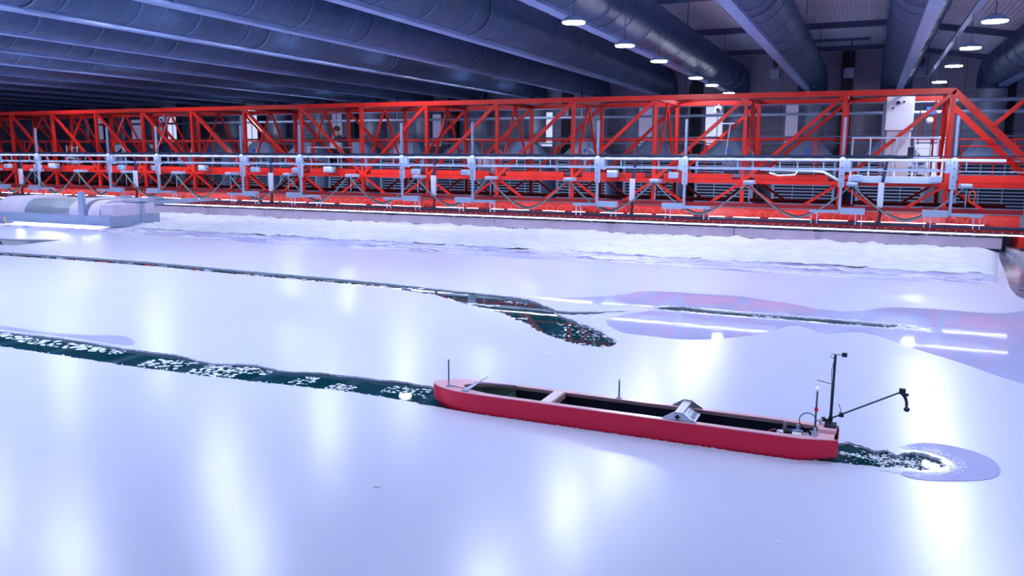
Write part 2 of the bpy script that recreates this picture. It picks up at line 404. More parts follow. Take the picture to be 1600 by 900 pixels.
def jag(pts, amp, step, closed=True):
    out = []; n = len(pts)
    for i in range(n if closed else n - 1):
        p = V((*pts[i], 0)); q = V((*pts[(i + 1) % n], 0)); L = (q - p).length; k = max(1, int(L / step))
        for j in range(k):
            a = p.lerp(q, j / k); d = (q - p); nn = V((-d.y, d.x, 0)).normalized() if d.length else V((0, 0, 0))
            e = R.uniform(-amp, amp); out.append((a.x + nn.x * e, a.y + nn.y * e))
    return out
wake_up = [(-34, 5.92), (-20, 5.9), (-12, 5.93), (-8.95, 5.9), (-7.98, 5.96), (-6.93, 5.88), (-6.3, 5.9), (-5.67, 5.80), (-5.32, 5.93), (-4.9, 5.86), (-4.55, 5.95), (-4.15, 5.97), (-3.64, 6.02), (-3.4, 5.99), (-3.15, 5.9), (-3.0, 5.89)]
wake_lo = [(-3.0, 5.49), (-3.2, 5.50), (-3.35, 5.53), (-3.87, 5.55), (-4.24, 5.52), (-4.9, 5.46), (-5.37, 5.42), (-6.35, 5.38), (-7.26, 5.4), (-8.23, 5.4), (-12, 5.42), (-20, 5.4), (-34, 5.4)]
stern = [(-.1, 5.875), (-.02, 5.99), (.08, 5.96), (.16, 5.88), (.24, 5.95), (.30, 5.86), (.36, 5.92), (.40, 5.97), (.50, 5.95), (.58, 5.88), (.60, 5.78), (.54, 5.68), (.44, 5.62), (.38, 5.64), (.30, 5.62), (.22, 5.58), (.12, 5.56), (.02, 5.55), (-.1, 5.52), (-.2, 5.53), (-.28, 5.47)]
hole1 = jag(wake_up, .014, .06, False) + [(-3.0, 5.885), (-2.8, 5.87), (-.35, 5.87)] + jag(stern, .012, .03, False) + [(-.34, 5.465), (-2.75, 5.465), (-2.98, 5.48)] + jag(wake_lo, .010, .05, False)
h2 = [(-34, 11.0), (-20, 10.9), (-16.29, 10.89), (-14.24, 11.0), (-12.28, 11.05), (-10.89, 10.97), (-9.62, 10.9), (-8.49, 10.85), (-7.44, 10.8), (-6.43, 10.71), (-5.69, 10.59), (-5.02, 10.53), (-4.59, 10.49), (-4.24, 10.36), (-3.93, 10.07), (-3.66, 9.79), (-3.45, 9.74), (-3.14, 9.89), (-2.93, 10.04), (-2.69, 10.15), (-2.9, 9.95), (-3.13, 9.7), (-3.34, 9.56), (-3.55, 9.55), (-3.35, 9.37), (-3.12, 9.17), (-2.83, 8.9), (-2.58, 8.6), (-2.39, 8.34), (-2.38, 8.14), (-2.47, 8.01), (-2.64, 7.99), (-2.85, 8.09), (-3.06, 8.24), (-3.33, 8.44), (-3.71, 8.86), (-3.96, 9.04), (-4.18, 9.26), (-4.52, 9.49), (-4.82, 9.6), (-5.16, 9.82), (-5.64, 10.11), (-6.15, 10.24), (-6.69, 10.38), (-7.14, 10.37), (-7.87, 10.38), (-8.69, 10.44), (-9.26, 10.48), (-10.41, 10.52), (-11.71, 10.61), (-13.64, 10.58), (-15.68, 10.47), (-20, 10.5), (-34, 10.55)]
h3 = [(-2.53, 10.42), (-2.35, 10.66), (-2.16, 10.75), (-1.89, 10.67), (-1.38, 10.62), (-0.99, 10.66), (-0.3, 10.66), (0.21, 10.64), (0.53, 10.67), (0.59, 10.54), (0.42, 10.41), (0.07, 10.41), (-0.29, 10.37), (-0.73, 10.37), (-1.11, 10.37), (-1.5, 10.33), (-1.84, 10.4), (-2.17, 10.39)]
h4 = [(-34, 12.6), (-22, 12.5), (-18.22, 12.67), (-17.82, 12.86), (-17.23, 12.99), (-17.18, 12.39), (-17.07, 11.71), (-18.0, 11.7), (-22, 11.9), (-34, 12.0)]
hole2, hole3, hole4 = jag(h2, .018, .07), jag(h3, .012, .06), jag(h4, .03, .15)
def filled(name, outer, holes, z0, z1, m, parent=None):
    cu = bpy.data.curves.new(name, 'CURVE'); cu.dimensions = '2D'; cu.fill_mode = 'BOTH'; cu.extrude = (z1 - z0) / 2
    for pl in [outer] + holes:
        sp = cu.splines.new('POLY'); sp.points.add(len(pl) - 1); sp.use_cyclic_u = True
        for i, p in enumerate(pl): sp.points[i].co = (p[0], p[1], 0, 1)
    tmp = bpy.data.objects.new('tmp', cu); C.objects.link(tmp)
    me = bpy.data.meshes.new_from_object(tmp.evaluated_get(bpy.context.evaluated_depsgraph_get()))
    bpy.data.objects.remove(tmp); bpy.data.curves.remove(cu)
    me.name = name; me.transform(Matrix.Translation((0, 0, (z0 + z1) / 2)))
    me.materials.clear(); me.materials.append(M[m])
    o = bpy.data.objects.new(name, me); C.objects.link(o); attach(o, parent)
    return o
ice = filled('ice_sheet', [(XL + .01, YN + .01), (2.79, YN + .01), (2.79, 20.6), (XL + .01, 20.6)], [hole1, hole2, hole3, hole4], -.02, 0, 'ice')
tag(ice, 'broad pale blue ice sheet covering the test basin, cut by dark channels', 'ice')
film = [(-4.53, 10.54), (-3.98, 10.63), (-3.45, 10.95), (-3.13, 11.36), (-3.03, 11.72), (-2.58, 11.87), (-2.1, 11.84), (-1.56, 11.92), (-1.18, 11.69), (-0.83, 11.58), (-0.4, 11.22), (0.03, 11.37), (0.22, 11.71), (0.46, 11.93), (1.08, 12.01), (1.52, 11.92), (1.86, 12.1), (2.79, 13.5), (2.79, 8.6), (1.8, 8.0), (1.4, 8.26), (1.23, 8.46), (0.95, 8.91), (0.63, 9.29), (0.4, 9.6), (0.21, 9.9), (0.0, 10.03), (-0.26, 9.79), (-0.4, 9.76), (-0.54, 10.01), (-0.71, 10.09), (-0.83, 9.87), (-0.94, 9.51), (-1.36, 8.96), (-1.8, 8.71), (-2.18, 8.79), (-2.48, 8.79), (-2.74, 9.14), (-2.86, 9.4), (-2.75, 9.9), (-2.5, 10.2), (-2.58, 10.5), (-2.9, 10.5), (-3.6, 10.3), (-4.0, 10.4), (-4.2, 10.5)]
def smooth_poly(p, it=2):
    for _ in range(it):
        q = []
        for i in range(len(p)):
            a, b = p[i], p[(i + 1) % len(p)]
            q += [(.75 * a[0] + .25 * b[0], .75 * a[1] + .25 * b[1]), (.25 * a[0] + .75 * b[0], .25 * a[1] + .75 * b[1])]
        p = q
    return p
grow = lambda h, d: h
big3 = [(-2.62, 10.42), (-2.45, 10.74), (-1.0, 10.76), (.65, 10.76), (.7, 10.36), (-1.0, 10.28), (-2.3, 10.3)]
filled('wet_patch', smooth_poly(film), [big3], .0005, .003, 'ice_film', ice)
swirl = [(0.38, 6.1), (0.48, 6.2), (0.64, 6.22), (0.83, 6.13), (0.91, 5.99), (0.92, 5.8), (0.85, 5.63), (0.65, 5.51), (0.44, 5.43), (0.32, 5.46), (.33, 5.56), (.48, 5.56), (.62, 5.64), (.68, 5.78), (.64, 5.93), (.52, 6.02), (.36, 6.04)]
filled('wet_patch', smooth_poly(swirl), [], .0005, .003, 'ice_film', ice)
film3 = [(-9.6, 6.03), (-9.02, 6.1), (-8.5, 6.03), (-7.74, 6.17), (-7.64, 6.25), (-7.42, 6.31), (-7.01, 6.07), (-7.1, 5.97), (-7.66, 5.99), (-8.29, 5.98), (-8.86, 5.95), (-9.5, 5.95)]
filled('wet_patch', smooth_poly(film3), [], .0005, .003, 'ice_film', ice)

filled('wet_patch', smooth_poly([(2.15, 13.2), (2.79, 13.6), (2.79, 19.9), (2.62, 19.9), (2.3, 16.2), (2.1, 14.2)]), [], .0005, .0028, 'ice_gray', ice)
# slush rims, brash ice
def crumb(mb, x, y, z, s, flat=.35):
    n = R.choice((4, 5, 6)); a0 = R.uniform(0, 6.28)
    p = [(x + s * R.uniform(.6, 1.2) * math.cos(a0 + 2 * PI * k / n) * 1.3, y + s * R.uniform(.6, 1.2) * math.sin(a0 + 2 * PI * k / n)) for k in range(n)]
    vs = [(a, b, z) for a, b in p] + [(x + (a - x) * .6, y + (b - y) * .6, z + s * flat) for a, b in p]
    mb.add(vs, [tuple(range(n, 2 * n))] + [(i, (i + 1) % n, n + (i + 1) % n, n + i) for i in range(n)])
def rim(poly, dens, s0, s1, keep=lambda x, y: True, spread=.03):
    mb = MB(); n = len(poly)
    for i in range(n):
        a, b = poly[i], poly[(i + 1) % n]; L = math.hypot(a[0] - b[0], a[1] - b[1])
        if L > 2: continue
        for _ in range(int(L * dens + R.random())):
            t_ = R.random(); x = a[0] + (b[0] - a[0]) * t_ + R.gauss(0, spread); y = a[1] + (b[1] - a[1]) * t_ + R.gauss(0, spread)
            if keep(x, y): crumb(mb, x, y, -.004, R.uniform(s0, s1))
    return mb
tag(rim(hole1, 45, .004, .012, lambda x, y: x > -13 and not (-3.15 < x < -.05), .014).build('slush_rim', 'slush'), 'crumbly white slush fringe along the near channel the red boat cut', 'slush', kind='stuff')
tag(rim(hole2, 22, .006, .018, lambda x, y: x > -18, .016).build('slush_rim', 'slush'), 'crumbly white slush fringe along the long far crack', 'slush', kind='stuff')
tag(rim(hole3, 24, .006, .02, lambda x, y: True, .02).build('slush_rim', 'slush'), 'crumbly white slush fringe around the short dark slot at the right', 'slush', kind='stuff')
# hull side crumbs
mb = MB()
for i in range(420):
    x = R.uniform(-2.85, -.3); crumb(mb, x, 5.462 - abs(R.gauss(0, .012)), -.004, R.uniform(.004, .013), .7)
for i in range(150):
    x = R.uniform(-2.85, -.3); crumb(mb, x, 5.875 + abs(R.gauss(0, .012)), -.004, R.uniform(.005, .014), .6)
tag(mb.build('ice_crumbs', 'slush'), 'small ice crumbs pushed up along the sides of the red boat', 'ice crumbs', kind='stuff')
# brash in the wake
mb = MB()
def patch(x0, x1, y0, y1, n, s0, s1):
    for _ in range(n):
        crumb(mb, R.uniform(x0, x1), R.uniform(y0, y1), WZ + .0005, R.uniform(s0, s1), .12)
patch(-9.6, -7.3, 5.68, 5.9, 120, .012, .04)
patch(-7.6, -6.9, 5.7, 5.86, 50, .012, .03)
patch(-6.4, -5.9, 5.5, 5.8, 60, .012, .03)
patch(-5.75, -5.25, 5.45, 5.85, 110, .01, .03)
patch(-5.35, -5.0, 5.7, 5.9, 30, .01, .025)
patch(-4.65, -4.45, 5.62, 5.85, 40, .008, .022); patch(-4.25, -4.0, 5.6, 5.78, 40, .008, .022)
patch(-3.75, -3.3, 5.72, 5.95, 50, .008, .02); patch(-12, -9.5, 5.45, 5.9, 120, .015, .04)
patch(-3.0, -2.45, 8.02, 8.2, 40, .008, .022); patch(-4.2, -3.8, 9.1, 9.25, 24, .01, .03); patch(-3.4, -3.0, 9.0, 9.1, 10, .01, .02)
patch(-5.0, -4.5, 9.75, 9.85, 14, .02, .05); patch(-4.6, -4.2, 10.1, 10.2, 10, .015, .03)
patch(-16, -6, 10.5, 10.62, 100, .02, .05); patch(-1.25, -.85, 10.38, 10.64, 40, .015, .03)
for _ in range(330):
    a = R.uniform(0, 6.28); r = abs(R.gauss(.13, .05)); crumb(mb, .36 + 1.45 * r * math.cos(a), 5.78 + r * math.sin(a) * .85, WZ + .0005, R.uniform(.003, .010), .12)
for _ in range(110):
    t_ = R.random(); crumb(mb, -.05 + .5 * t_, 5.80 + R.gauss(0, .02), WZ + .0005, R.uniform(.004, .014), .12)
tag(mb.build('brash_ice', 'slush'), 'loose broken ice bits floating on the dark channel water', 'brash ice', kind='stuff')
# foam arcs behind the stern
mb = MB()
def arc(pts, n, s0, s1, sp):
    for _ in range(n):
        i = R.randrange(len(pts) - 1); t_ = R.random(); a, b = pts[i], pts[i + 1]
        crumb(mb, a[0] + (b[0] - a[0]) * t_ + R.gauss(0, sp), a[1] + (b[1] - a[1]) * t_ + R.gauss(0, sp), .002, R.uniform(s0, s1), .1)
arc([(0.42, 6.12), (0.55, 6.11), (0.7, 6.06), (0.8, 5.94), (0.83, 5.82), (0.78, 5.69)], 170, .003, .009, .008)
arc([(0.34, 6.04), (0.50, 6.04), (0.64, 5.97), (0.69, 5.85), (0.65, 5.70), (0.50, 5.57), (0.38, 5.5)], 420, .004, .013, .022)
arc([(0.36, 6.07), (0.46, 6.16), (0.6, 6.17), (0.75, 6.12), (.85, 6.0)], 60, .003, .008, .015)
arc([(.2, 5.53), (.34, 5.48), (.46, 5.46)], 60, .003, .01, .008)
tag(mb.build('foam', 'snow'), 'curved streaks of white foam on the ice behind the boat stern', 'foam', kind='stuff')
mb = MB()
for _ in range(90): crumb(mb, R.uniform(-.3, 1.8), R.uniform(10.0, 11.6), .001, R.uniform(.01, .035), .05)
for _ in range(70): crumb(mb, R.uniform(-3.6, 2.3), R.gauss(10.9, .15), .001, R.uniform(.01, .04), .05)
for _ in range(260): crumb(mb, R.uniform(-3.2, -2.4), R.uniform(8.3, 10.1), .001, R.uniform(.006, .02), .08)
for _ in range(160): crumb(mb, .62 + R.gauss(0, .15), 10.5 + R.gauss(0, .1), .001, R.uniform(.01, .03), .08)
tag(mb.build('frost_flecks', 'slush'), 'scattered white frost flecks on the smooth wet ice at the right', 'frost', kind='stuff')
# small debris chips
for x, y, s, lab in ((-2.62, 3.95, .035, 'small grey ice chip on the near ice, left of centre'), (-2.9, 7.55, .03, 'small dark ice chip on the ice beyond the bow'),
                     (-.31, 4.2, .02, 'small pale ice chip on the near ice below the boat')):
    mb = MB(); crumb(mb, x, y, .0, s, .2); tag(mb.build('ice_chip', 'slush'), lab, 'ice chip')

# ------------------------------------------------------------------ snow bank
from mathutils import noise
def snow_h(x, y):
    n1 = noise.noise(V((x * .9, y * 1.4, 0))); n2 = noise.noise(V((x * 3.1, y * 4, 5))); n3 = noise.noise(V((x * 9, y * 9, 9)))
    fr = 14.55 + .12 * n1 + .1 * noise.noise(V((x * .25, 0, 3)))
    if y < fr: return -.02
    cr = 15.95 + .25 * noise.noise(V((x * .5, 2, 1)))
    h = .018 + .035 * n2 + .03 * n3 + .03 * max(0, noise.noise(V((x * .8, y * 9, 2))))
    h *= min(1, (y - fr) / .15)
    if y > cr:
        u = min(1, (y - cr) / .5)
        h += u * (.05 + .045 * n1 + .03 * n2) + .05 * max(0, (y - 16.5) / 3.4)
    h += .03 * math.exp(-((y - cr - .25) / .2) ** 2)
    g = noise.noise(V(((x * .5 + y * .9) * 1.1, x * .12, 7)))
    if -14 < x < -6 and 16.3 < y < 18.8 and g > .2: h -= .03
    if y > 19.55: h = min(h, .05 + .035 * noise.noise(V((x * 2.2, 3, 1))))
    return h
def snow_mesh(y0, y1, dy):
    vs, fs = [], []; us = []; x = -40
    while x < 2.3: us.append((x + 40) / 42.3); x += .07 if x > -20 else .16
    us.append(1.0)
    ys = [y0 + dy * k for k in range(int((y1 - y0) / dy) + 1)]
    for u in us:
        for Y in ys:
            edge = 2.02 + (Y - 14.6) * .115 + .04 * noise.noise(V((0, Y * 1.5, 4)))
            X = -40 + u * (edge + 40); h = snow_h(X, Y)
            d = max(0.0, edge - X)
            if d < .3: h = -.02 + (h + .02) * (d / .3) ** .5
            vs.append((X, Y, h))
    n = len(ys)
    for i in range(len(us) - 1):
        for j in range(n - 1): fs.append((i * n + j, (i + 1) * n + j, (i + 1) * n + j + 1, i * n + j + 1))
    return MB().add(vs, fs)
tag(snow_mesh(15.9, 20.1, .07).build('snow_bank', 'snow', smooth=True), 'long low bank of white snow scraped up before the bridge blade', 'snow', kind='stuff')
tag(snow_mesh(14.3, 15.9, .05).build('slush_ridge', 'rubble', smooth=True), 'flat lavender streaked slush strip along the front of the snow bank', 'slush', kind='stuff')

# ================================================================== RED BRIDGE
YB0, YB1 = 19.8, 22.2
XP = [1.53 - 2.13 * k for k in range(0, 21)]
bridge = thing('bridge_truss', (-13, 21, .3), 'long red steel truss bridge spanning the whole width of the ice basin', 'bridge')
XA, XB = XP[-1], XP[0]
def bb(name, m, *bars):
    mb = MB()
    for b in bars: mb.bar(*b)
    return mb.build(name, m, bridge)
for Y in (YB0, YB1):
    bb('top_chord', 'red', ((XA, Y, 3.40), (XB + .03, Y, 3.40), .10, .12))
    bb('sloping_chord', 'red', ((XB, Y, 3.40), (4.4, Y, .52), .10, .13))
    bb('middle_chord', 'red', ((XA, Y, 1.42), (4.4, Y, 1.42), .12, .09))
    bb('lower_chord', 'red_dark', ((XA, Y, .87), (3.0, Y, .87), .10, .09))
    for i, x in enumerate(XP):
        bb('post', 'red', ((x, Y, .88), (x, Y, 3.36), .085, .085))
        if i + 1 < len(XP):
            x2 = XP[i + 1]
            if x - .01 > -13.2: bb('diagonal', 'red', ((x - .05, Y, 3.33), (x2 + .05, Y, 1.48), .06, .08))
            else: bb('diagonal', 'red', ((x2 + .05, Y, 3.33), (x - .05, Y, 1.48), .06, .08))
        for s in (-1, 1): bb('lower_brace', 'red', ((x + s * .05, Y, 1.38), (x + s * .75, Y, .9), .05, .06))
for i, x in enumerate(XP):
    bb('cross_member', 'red_dark', ((x, YB0, 3.40), (x, YB1, 3.40), .08, .10))
    bb('cross_brace', 'red', ((x, 21.0, 3.36), (x, 20.0, 1.5), .05, .05), ((x, 21.0, 3.36), (x, 22.05, 1.5), .05, .05))
    bb('cross_member', 'red_dark', ((x, YB0, 1.42), (x, YB1, 1.42), .08, .08))
    if i % 2 == 0 and i + 1 < len(XP): bb('plan_brace', 'red_dark', ((x, YB0, 3.42), (XP[i + 1], YB1, 3.42), .05, .05))
MB().box(XA, 4.2, 20.0, 22.1, 1.47, 1.50).build('walkway_deck', 'red_dark', bridge)
# upper segments of the main beam
for i in range(len(XP) - 1):
    x1, x0 = XP[i], XP[i + 1]
    MB().box(x0 + .25, x1 - .25, 19.82, 19.92, 1.47, 1.60).build('toe_board', 'red', bridge)
MB().box(1.75, 4.4, 19.74, 19.86, 1.47, 1.63).build('toe_board', 'red', bridge)
# handrails
def rail(y, x0, x1, zs, m, par, ps=2.13, z0=1.5, r=.018, name='handrail'):
    for z in zs: MB().tube([(x0, y, z), (x1, y, z)], r, 6).build(name, m, par)
    x = x0 + .1
    while x < x1:
        MB().tube([(x, y, z0), (x, y, max(zs))], r, 6).build('rail_post', m, par); x += ps
rail(20.15, XA, -.8, (2.43, 2.0), 'red', bridge, 1.42)
rail(22.05, XA, 4.2, (2.43, 2.0), 'red', bridge, 1.42)
rail(20.15, 1.7, 4.2, (2.25, 1.9), 'red', bridge, .62)
# lower drip plate with spray equipment
MB().yzprism([(19.62, .50), (19.78, .80), (19.80, .79), (19.64, .49)], XA, 2.95).build('drip_plate', 'red', bridge)
MB().box(XA, 2.95, 19.80, 21.3, .47, .50).build('bottom_plate', 'red_dark', bridge)
MB().box(XA, 3.05, 19.52, 19.62, .435, .505).build('perforated_bar', 'red_dark', bridge)
mb = MB(); x = XA
while x < 3.0: mb.box(x, x + .02, 19.51, 19.521, .46, .475); x += .17
mb.build('bolt_row', 'pale', bridge)
# right end leg
MB().box(2.95, 3.35, 19.6, 20.6, .12, .5).build('end_leg', 'red', bridge)
MB().box(3.0, 3.5, 18.9, 20.9, .06, .14).build('wheel_beam', 'dark', bridge)
MB().tube([(2.95, 19.3, .10), (3.05, 19.3, .10)], .09, 14).build('wheel', 'dark', bridge)
MB().bar((2.34, 19.75, 2.70), (4.3, 19.75, 4.65), .07, .08).bar((2.34, 19.75, 2.70), (2.3, 19.75, 2.66), .09, .1).build('end_brace', 'red', bridge)

# spray pipe and hoses
spray = thing('spray_pipe', (-13, 19.55, .53), 'black spray pipe along the bottom front of the red bridge, with small pink hoses', 'pipe')
MB().tube([(XA + .1 + (3.0 - XA) * k / 60, 19.55, .545) for k in range(61)], .032, 8).build('pipe', 'navy', spray, smooth=True)
hx = [2.8 - .33 * k for k in range(97)]
hm = None
for i, x in enumerate(hx):
    if hm is None:
        pts = [(x, 19.68, .60), (x - .03, 19.62, .70), (x - .09, 19.58, .75), (x - .15, 19.55, .72), (x - .19, 19.54, .62), (x - .2, 19.54, .57)]
        hm = MB().tube(pts, .006, 5).build('spray_hose', 'hose_pink', spray); h0 = x
    else:
        c = hm.copy(); C.objects.link(c); c.parent = spray; c.location.x = x - h0
# LED strips under the bridge
led = thing('light_strip', (-13, 19.5, .42), 'long bright white light strip along the bottom edge of the red bridge', 'light strip')
MB().box(XA, 3.05, 19.48, 19.53, .418, .434).build('housing', 'gray', led)
MB().box(XA, 3.03, 19.485, 19.50, .399, .417).build('diffuser', 'strip', led)
led2 = thing('light_strip', (-13, 19.7, .59), 'broken line of white lights just above the black spray pipe', 'light strip')
x = 2.3
while x > XA:
    L = R.choice((.35, .6, .9)); MB().box(x - L, x, 19.588, 19.60, .591, .599).build('diffuser', 'strip', led2); x -= L + R.choice((.12, .2, .4))
MB().box(XA, 2.4, 19.601, 19.62, .585, .61).build('housing', 'red_dark', led2)
for y, z, lab in ((19.42, 1.705, 'shaded light tube under the lower grey rail of the bridge'), (19.17, 2.02, 'shaded light tube just above the black cable along the bridge front')):
    t = thing('light_tube', (-13, y, z), lab, 'light tube')
    lp = .0 if z < 2 else .004
    MB().yzprism([(y - .07, z - lp), (y - .065, z - lp), (y - .065, z + .004), (y + .065, z + .004), (y + .065, z - lp), (y + .07, z - lp), (y + .07, z + .02), (y - .07, z + .02)], XA, 3.0).build('shade', 'gray' if z < 2 else 'navy', t)
    MB().box(XA + .1, 2.9, y - .035, y + .035, z + .001, z + .003).build('diffuser', 'strip_soft', t)

# blade behind snow
blade = thing('scraper_beam', (-13, 20.05, 0), 'long lavender steel blade hanging under the bridge behind the snow bank', 'blade')
xe = 2.72
bl = [(-40, -34), (-34, -27), (-27, -17.2), (-17.2, -9.3), (-9.3, -2.9), (-2.9, xe)]
for a, b in bl:
    MB().box(a + .01, b - .01, 20.0, 20.06, .06, .30).build('blade_plate', 'plate', blade)
MB().box(-40, xe, 20.0, 20.3, .33, .37).box(-40, xe, 19.96, 20.0, .34, .40).build('carrier_rail', 'gray', blade)
MB().box(-40, xe, 20.06, 20.12, .28, .34).build('dark_gap_seal', 'dark', blade)
MB().box(-40, xe, 19.99, 20.02, -.01, .07).build('rubber_lip', 'navy', blade)
for x in (-12.6, -6.0, -1.0, 1.0, -19.5):
    mb = MB(); mb.tube([(x + .055 * math.cos(a), 19.985, .20 + .055 * math.sin(a)) for a in [2 * PI * k / 14 for k in range(15)]], .006, 5)
    mb.build('ring_handle', 'galv', blade)
    MB().box(x - .1, x + .12, 19.95, 20.0, .295, .325).build('hinge', 'dark', blade)
# frost on the blade
mb = MB()
for _ in range(500):
    x = R.uniform(-30, 2.6); z = .045 + abs(R.gauss(0, .02)) if R.random() < .8 else .33 + R.uniform(0, .02)
    mb.ball((x, 19.985, z), R.uniform(.008, .03), 6, (1.6, .5, .7))
tag(mb.build('frost_lumps', 'snow'), 'lumps of frost stuck along the lavender blade under the bridge', 'frost', kind='stuff')

# ================================================================== GREY RAILS
rail_t = thing('service_rail', (-13, 19.3, 1.9), 'pair of pale grey horizontal rails with a black cable along the bridge front', 'rail')
MB().tube([(XA, 19.36, 1.945), (2.55, 19.36, 1.945)], .034, 8).build('upper_rail', 'pale', rail_t, smooth=True)
MB().box(XA, 1.35, 19.38, 19.44, 1.715, 1.765).build('lower_rail', 'gray', rail_t)
mb = MB(); n = 300
mb.tube([(XA + (.8 - XA) * k / n, 19.36 + .012 * math.sin(k * 1.3), 2.01 + .008 * math.sin(k * 2.1)) for k in range(n + 1)], .038, 7)
mb.build('cable_bundle', 'navy', rail_t, smooth=True)
MB().box(.72, .84, 19.3, 19.42, 1.99, 2.22).build('cable_end_box', 'dark', rail_t)
for k in range(46):
    x = XA + 2 + k * .93
    if x < 2.3: MB().bar((x, 19.42, 1.74), (x, 19.40, 1.95), .025, .025).build('spacer', 'gray', rail_t)
for x in (-14.9, -13.4, -7.3, -5.2, -3.0, -1.6, -9.9, -19.2, -24.0):
    for k in range(4):
        xx = x + R.uniform(-.15, .15); MB().tube([(xx, 19.34, 1.97), (xx + R.uniform(-.03, .03), 19.32, 1.88), (xx + R.uniform(-.06, .06), 19.33, 1.80)], .006, 4).build('cable_tie', 'dark', rail_t)

# masts
mast_x = []
k = 0
for c in [.53 - 5.6 * i for i in range(8)]: mast_x += [(c + 1.08, 1), (c - 1.08, -1)]
def make_mast(s):
    Y = 19.28
    t = thing('instrument_mast', (0, Y, .75), 'x', 'mast', 'grey instrument masts on the bridge front')
    MB().box(-.028, .028, Y - .028, Y + .028, .80, 2.86).build('pole', 'gray', t)
    MB().box(-.06, .06, Y - .045, Y + .05, 1.35, 1.99).build('sleeve', 'gray', t, bevel=.008)
    for z in (1.42, 1.6, 1.78, 1.92): MB().tube([(0, Y - .04, z), (0, Y - .055, z)], .012, 8).build('bolt', 'dark', t)
    MB().box(-s * .06 - .10, -s * .06 + .10, Y + .0, Y + .12, 1.68, 1.96).build('mounting_bracket', 'gray', t)
    a, b = sorted((s * .02, s * .62)); MB().box(a, b, Y - .04, Y + .09, .78, .84).build('foot_beam', 'gray', t)
    a, b = sorted((-s * .02, -s * .52)); MB().box(a, b, Y - .06, Y + .10, .76, .90).build('foot_box', 'gray', t, bevel=.01)
    for x in (s * .52, -s * .40):
        MB().box(x - .07, x - .05, Y + .1, Y + .13, .52, .77).box(x + .05, x + .07, Y + .1, Y + .13, .52, .77).box(x - .07, x + .07, Y + .1, Y + .13, .75, .78).build('u_bracket', 'pale', t)
    a, b = sorted((-s * .2, -s * .42)); MB().box(a, b, Y + .12, Y + .3, 1.48, 1.62).build('junction_box', 'gray', t, bevel=.01)
    return t
mp = {1: None, -1: None}
for i, (x, s) in enumerate(mast_x):
    lab = '%s slim grey mast on the bridge front, counting from the right' % nth(i + 1, 'rightmost')
    if i == 0: lab = 'rightmost slim grey mast on the bridge front, by the bridge corner'
    if mp[s] is None: m0 = make_mast(s); m0.location.x = x; m0['label'] = lab; mp[s] = m0
    else: copy_tree(mp[s], (x - mp[s].location.x, 0, 0), lab)
# actuators
def make_act():
    Y = 19.4
    t = thing('actuator', (0, Y, .6), 'x', 'actuator', 'white box actuators on the bridge front')
    MB().box(-.06, .06, Y - .05, Y + .05, .92, 1.46).build('housing', 'pale', t, bevel=.012)
    MB().bar((.02, Y, 1.45), (.08, Y, 1.95), .07, .06).build('upper_rod', 'navy', t)
    MB().tube([(-.01, Y, .93), (.02, Y, .80), (.0, Y, .60)], .03, 8).build('lower_rod', 'dark', t, smooth=True)
    MB().box(-.05, .05, Y - .04, Y + .04, .55, .62).build('foot', 'dark', t)
    return t
a0 = None
for i in range(8):
    x = .26 - 5.55 * i; lab = '%s pale box actuator on the bridge front, counting from the right' % nth(i + 1, 'rightmost')
    if a0 is None: a0 = make_act(); a0.location.x = x; a0['label'] = lab
    else: copy_tree(a0, (x - a0.location.x, 0, 0), lab)
# festoon clips and hoses
Yf = 19.36
t0 = thing('cable_clamp', (0, Yf, 1.4), 'x', 'cable clamp', 'grey cable clamps on the bridge front')
MB().box(-.12, .12, Yf - .05, Yf + .3, 1.38, 1.46).build('clamp_plate', 'gray', t0)
MB().tube([(-.10, Yf - .06, 1.41), (.10, Yf - .06, 1.41)], .045, 10).build('clamp_roller', 'slat', t0, smooth=True)
MB().tube([(.02, Yf, 1.38), (.02, Yf, .98)], .012, 6).build('drop_rod', 'slat', t0)
f0 = thing('hose_bundle', (0, Yf, 1.4), 'x', 'hoses', 'sagging hose bundles on the bridge front')
for j, (m, dz, dy, r) in enumerate((('hose_green', 0, 0, .020), ('hose_gray', .03, -.02, .016), ('hose_brown', -.03, .02, .013), ('dark', -.05, .0, .014), ('yellow', .05, .015, .008))):
    pts = []
    for k in range(25):
        u = k / 24; sag = (1 - abs(2 * u - 1) ** 1.55); pts.append((-2.2 * u, Yf - .06 + dy, 1.40 + dz * .5 - (.74 + dz) * sag))
    MB().tube(pts, r, 6).build('hose', m, f0, smooth=True)
for i in range(18):
    x = 1.87 - 2.2 * i
    lab = '%s grey cable clamp on the bridge front, counting from the right' % nth(i + 1, 'rightmost')
    if i == 0: t0.location.x = x; t0['label'] = lab
    else: copy_tree(t0, (x - t0.location.x, 0, 0), lab)
    lab = '%s sagging hose bundle on the bridge front, counting from the right' % nth(i + 1, 'rightmost')
    if i == 0: f0.location.x = x; f0['label'] = lab
    else: copy_tree(f0, (x - f0.location.x, 0, 0), lab)
t = thing('hose_coil', (1.95, 19.3, 1.2), 'small coil of orange cable hanging at the right end of the bridge', 'cable')
MB().tube([(2.0 + .06 * math.cos(a), 19.3 + a * .003, 1.2 + .13 * math.sin(a)) for a in [.5 * k for k in range(34)]], .012, 6).build('coil', 'orange', t, smooth=True)
MB().tube([(2.0, 19.3, 1.33), (1.95, 19.34, 1.42)], .01, 6).build('tie', 'dark', t)

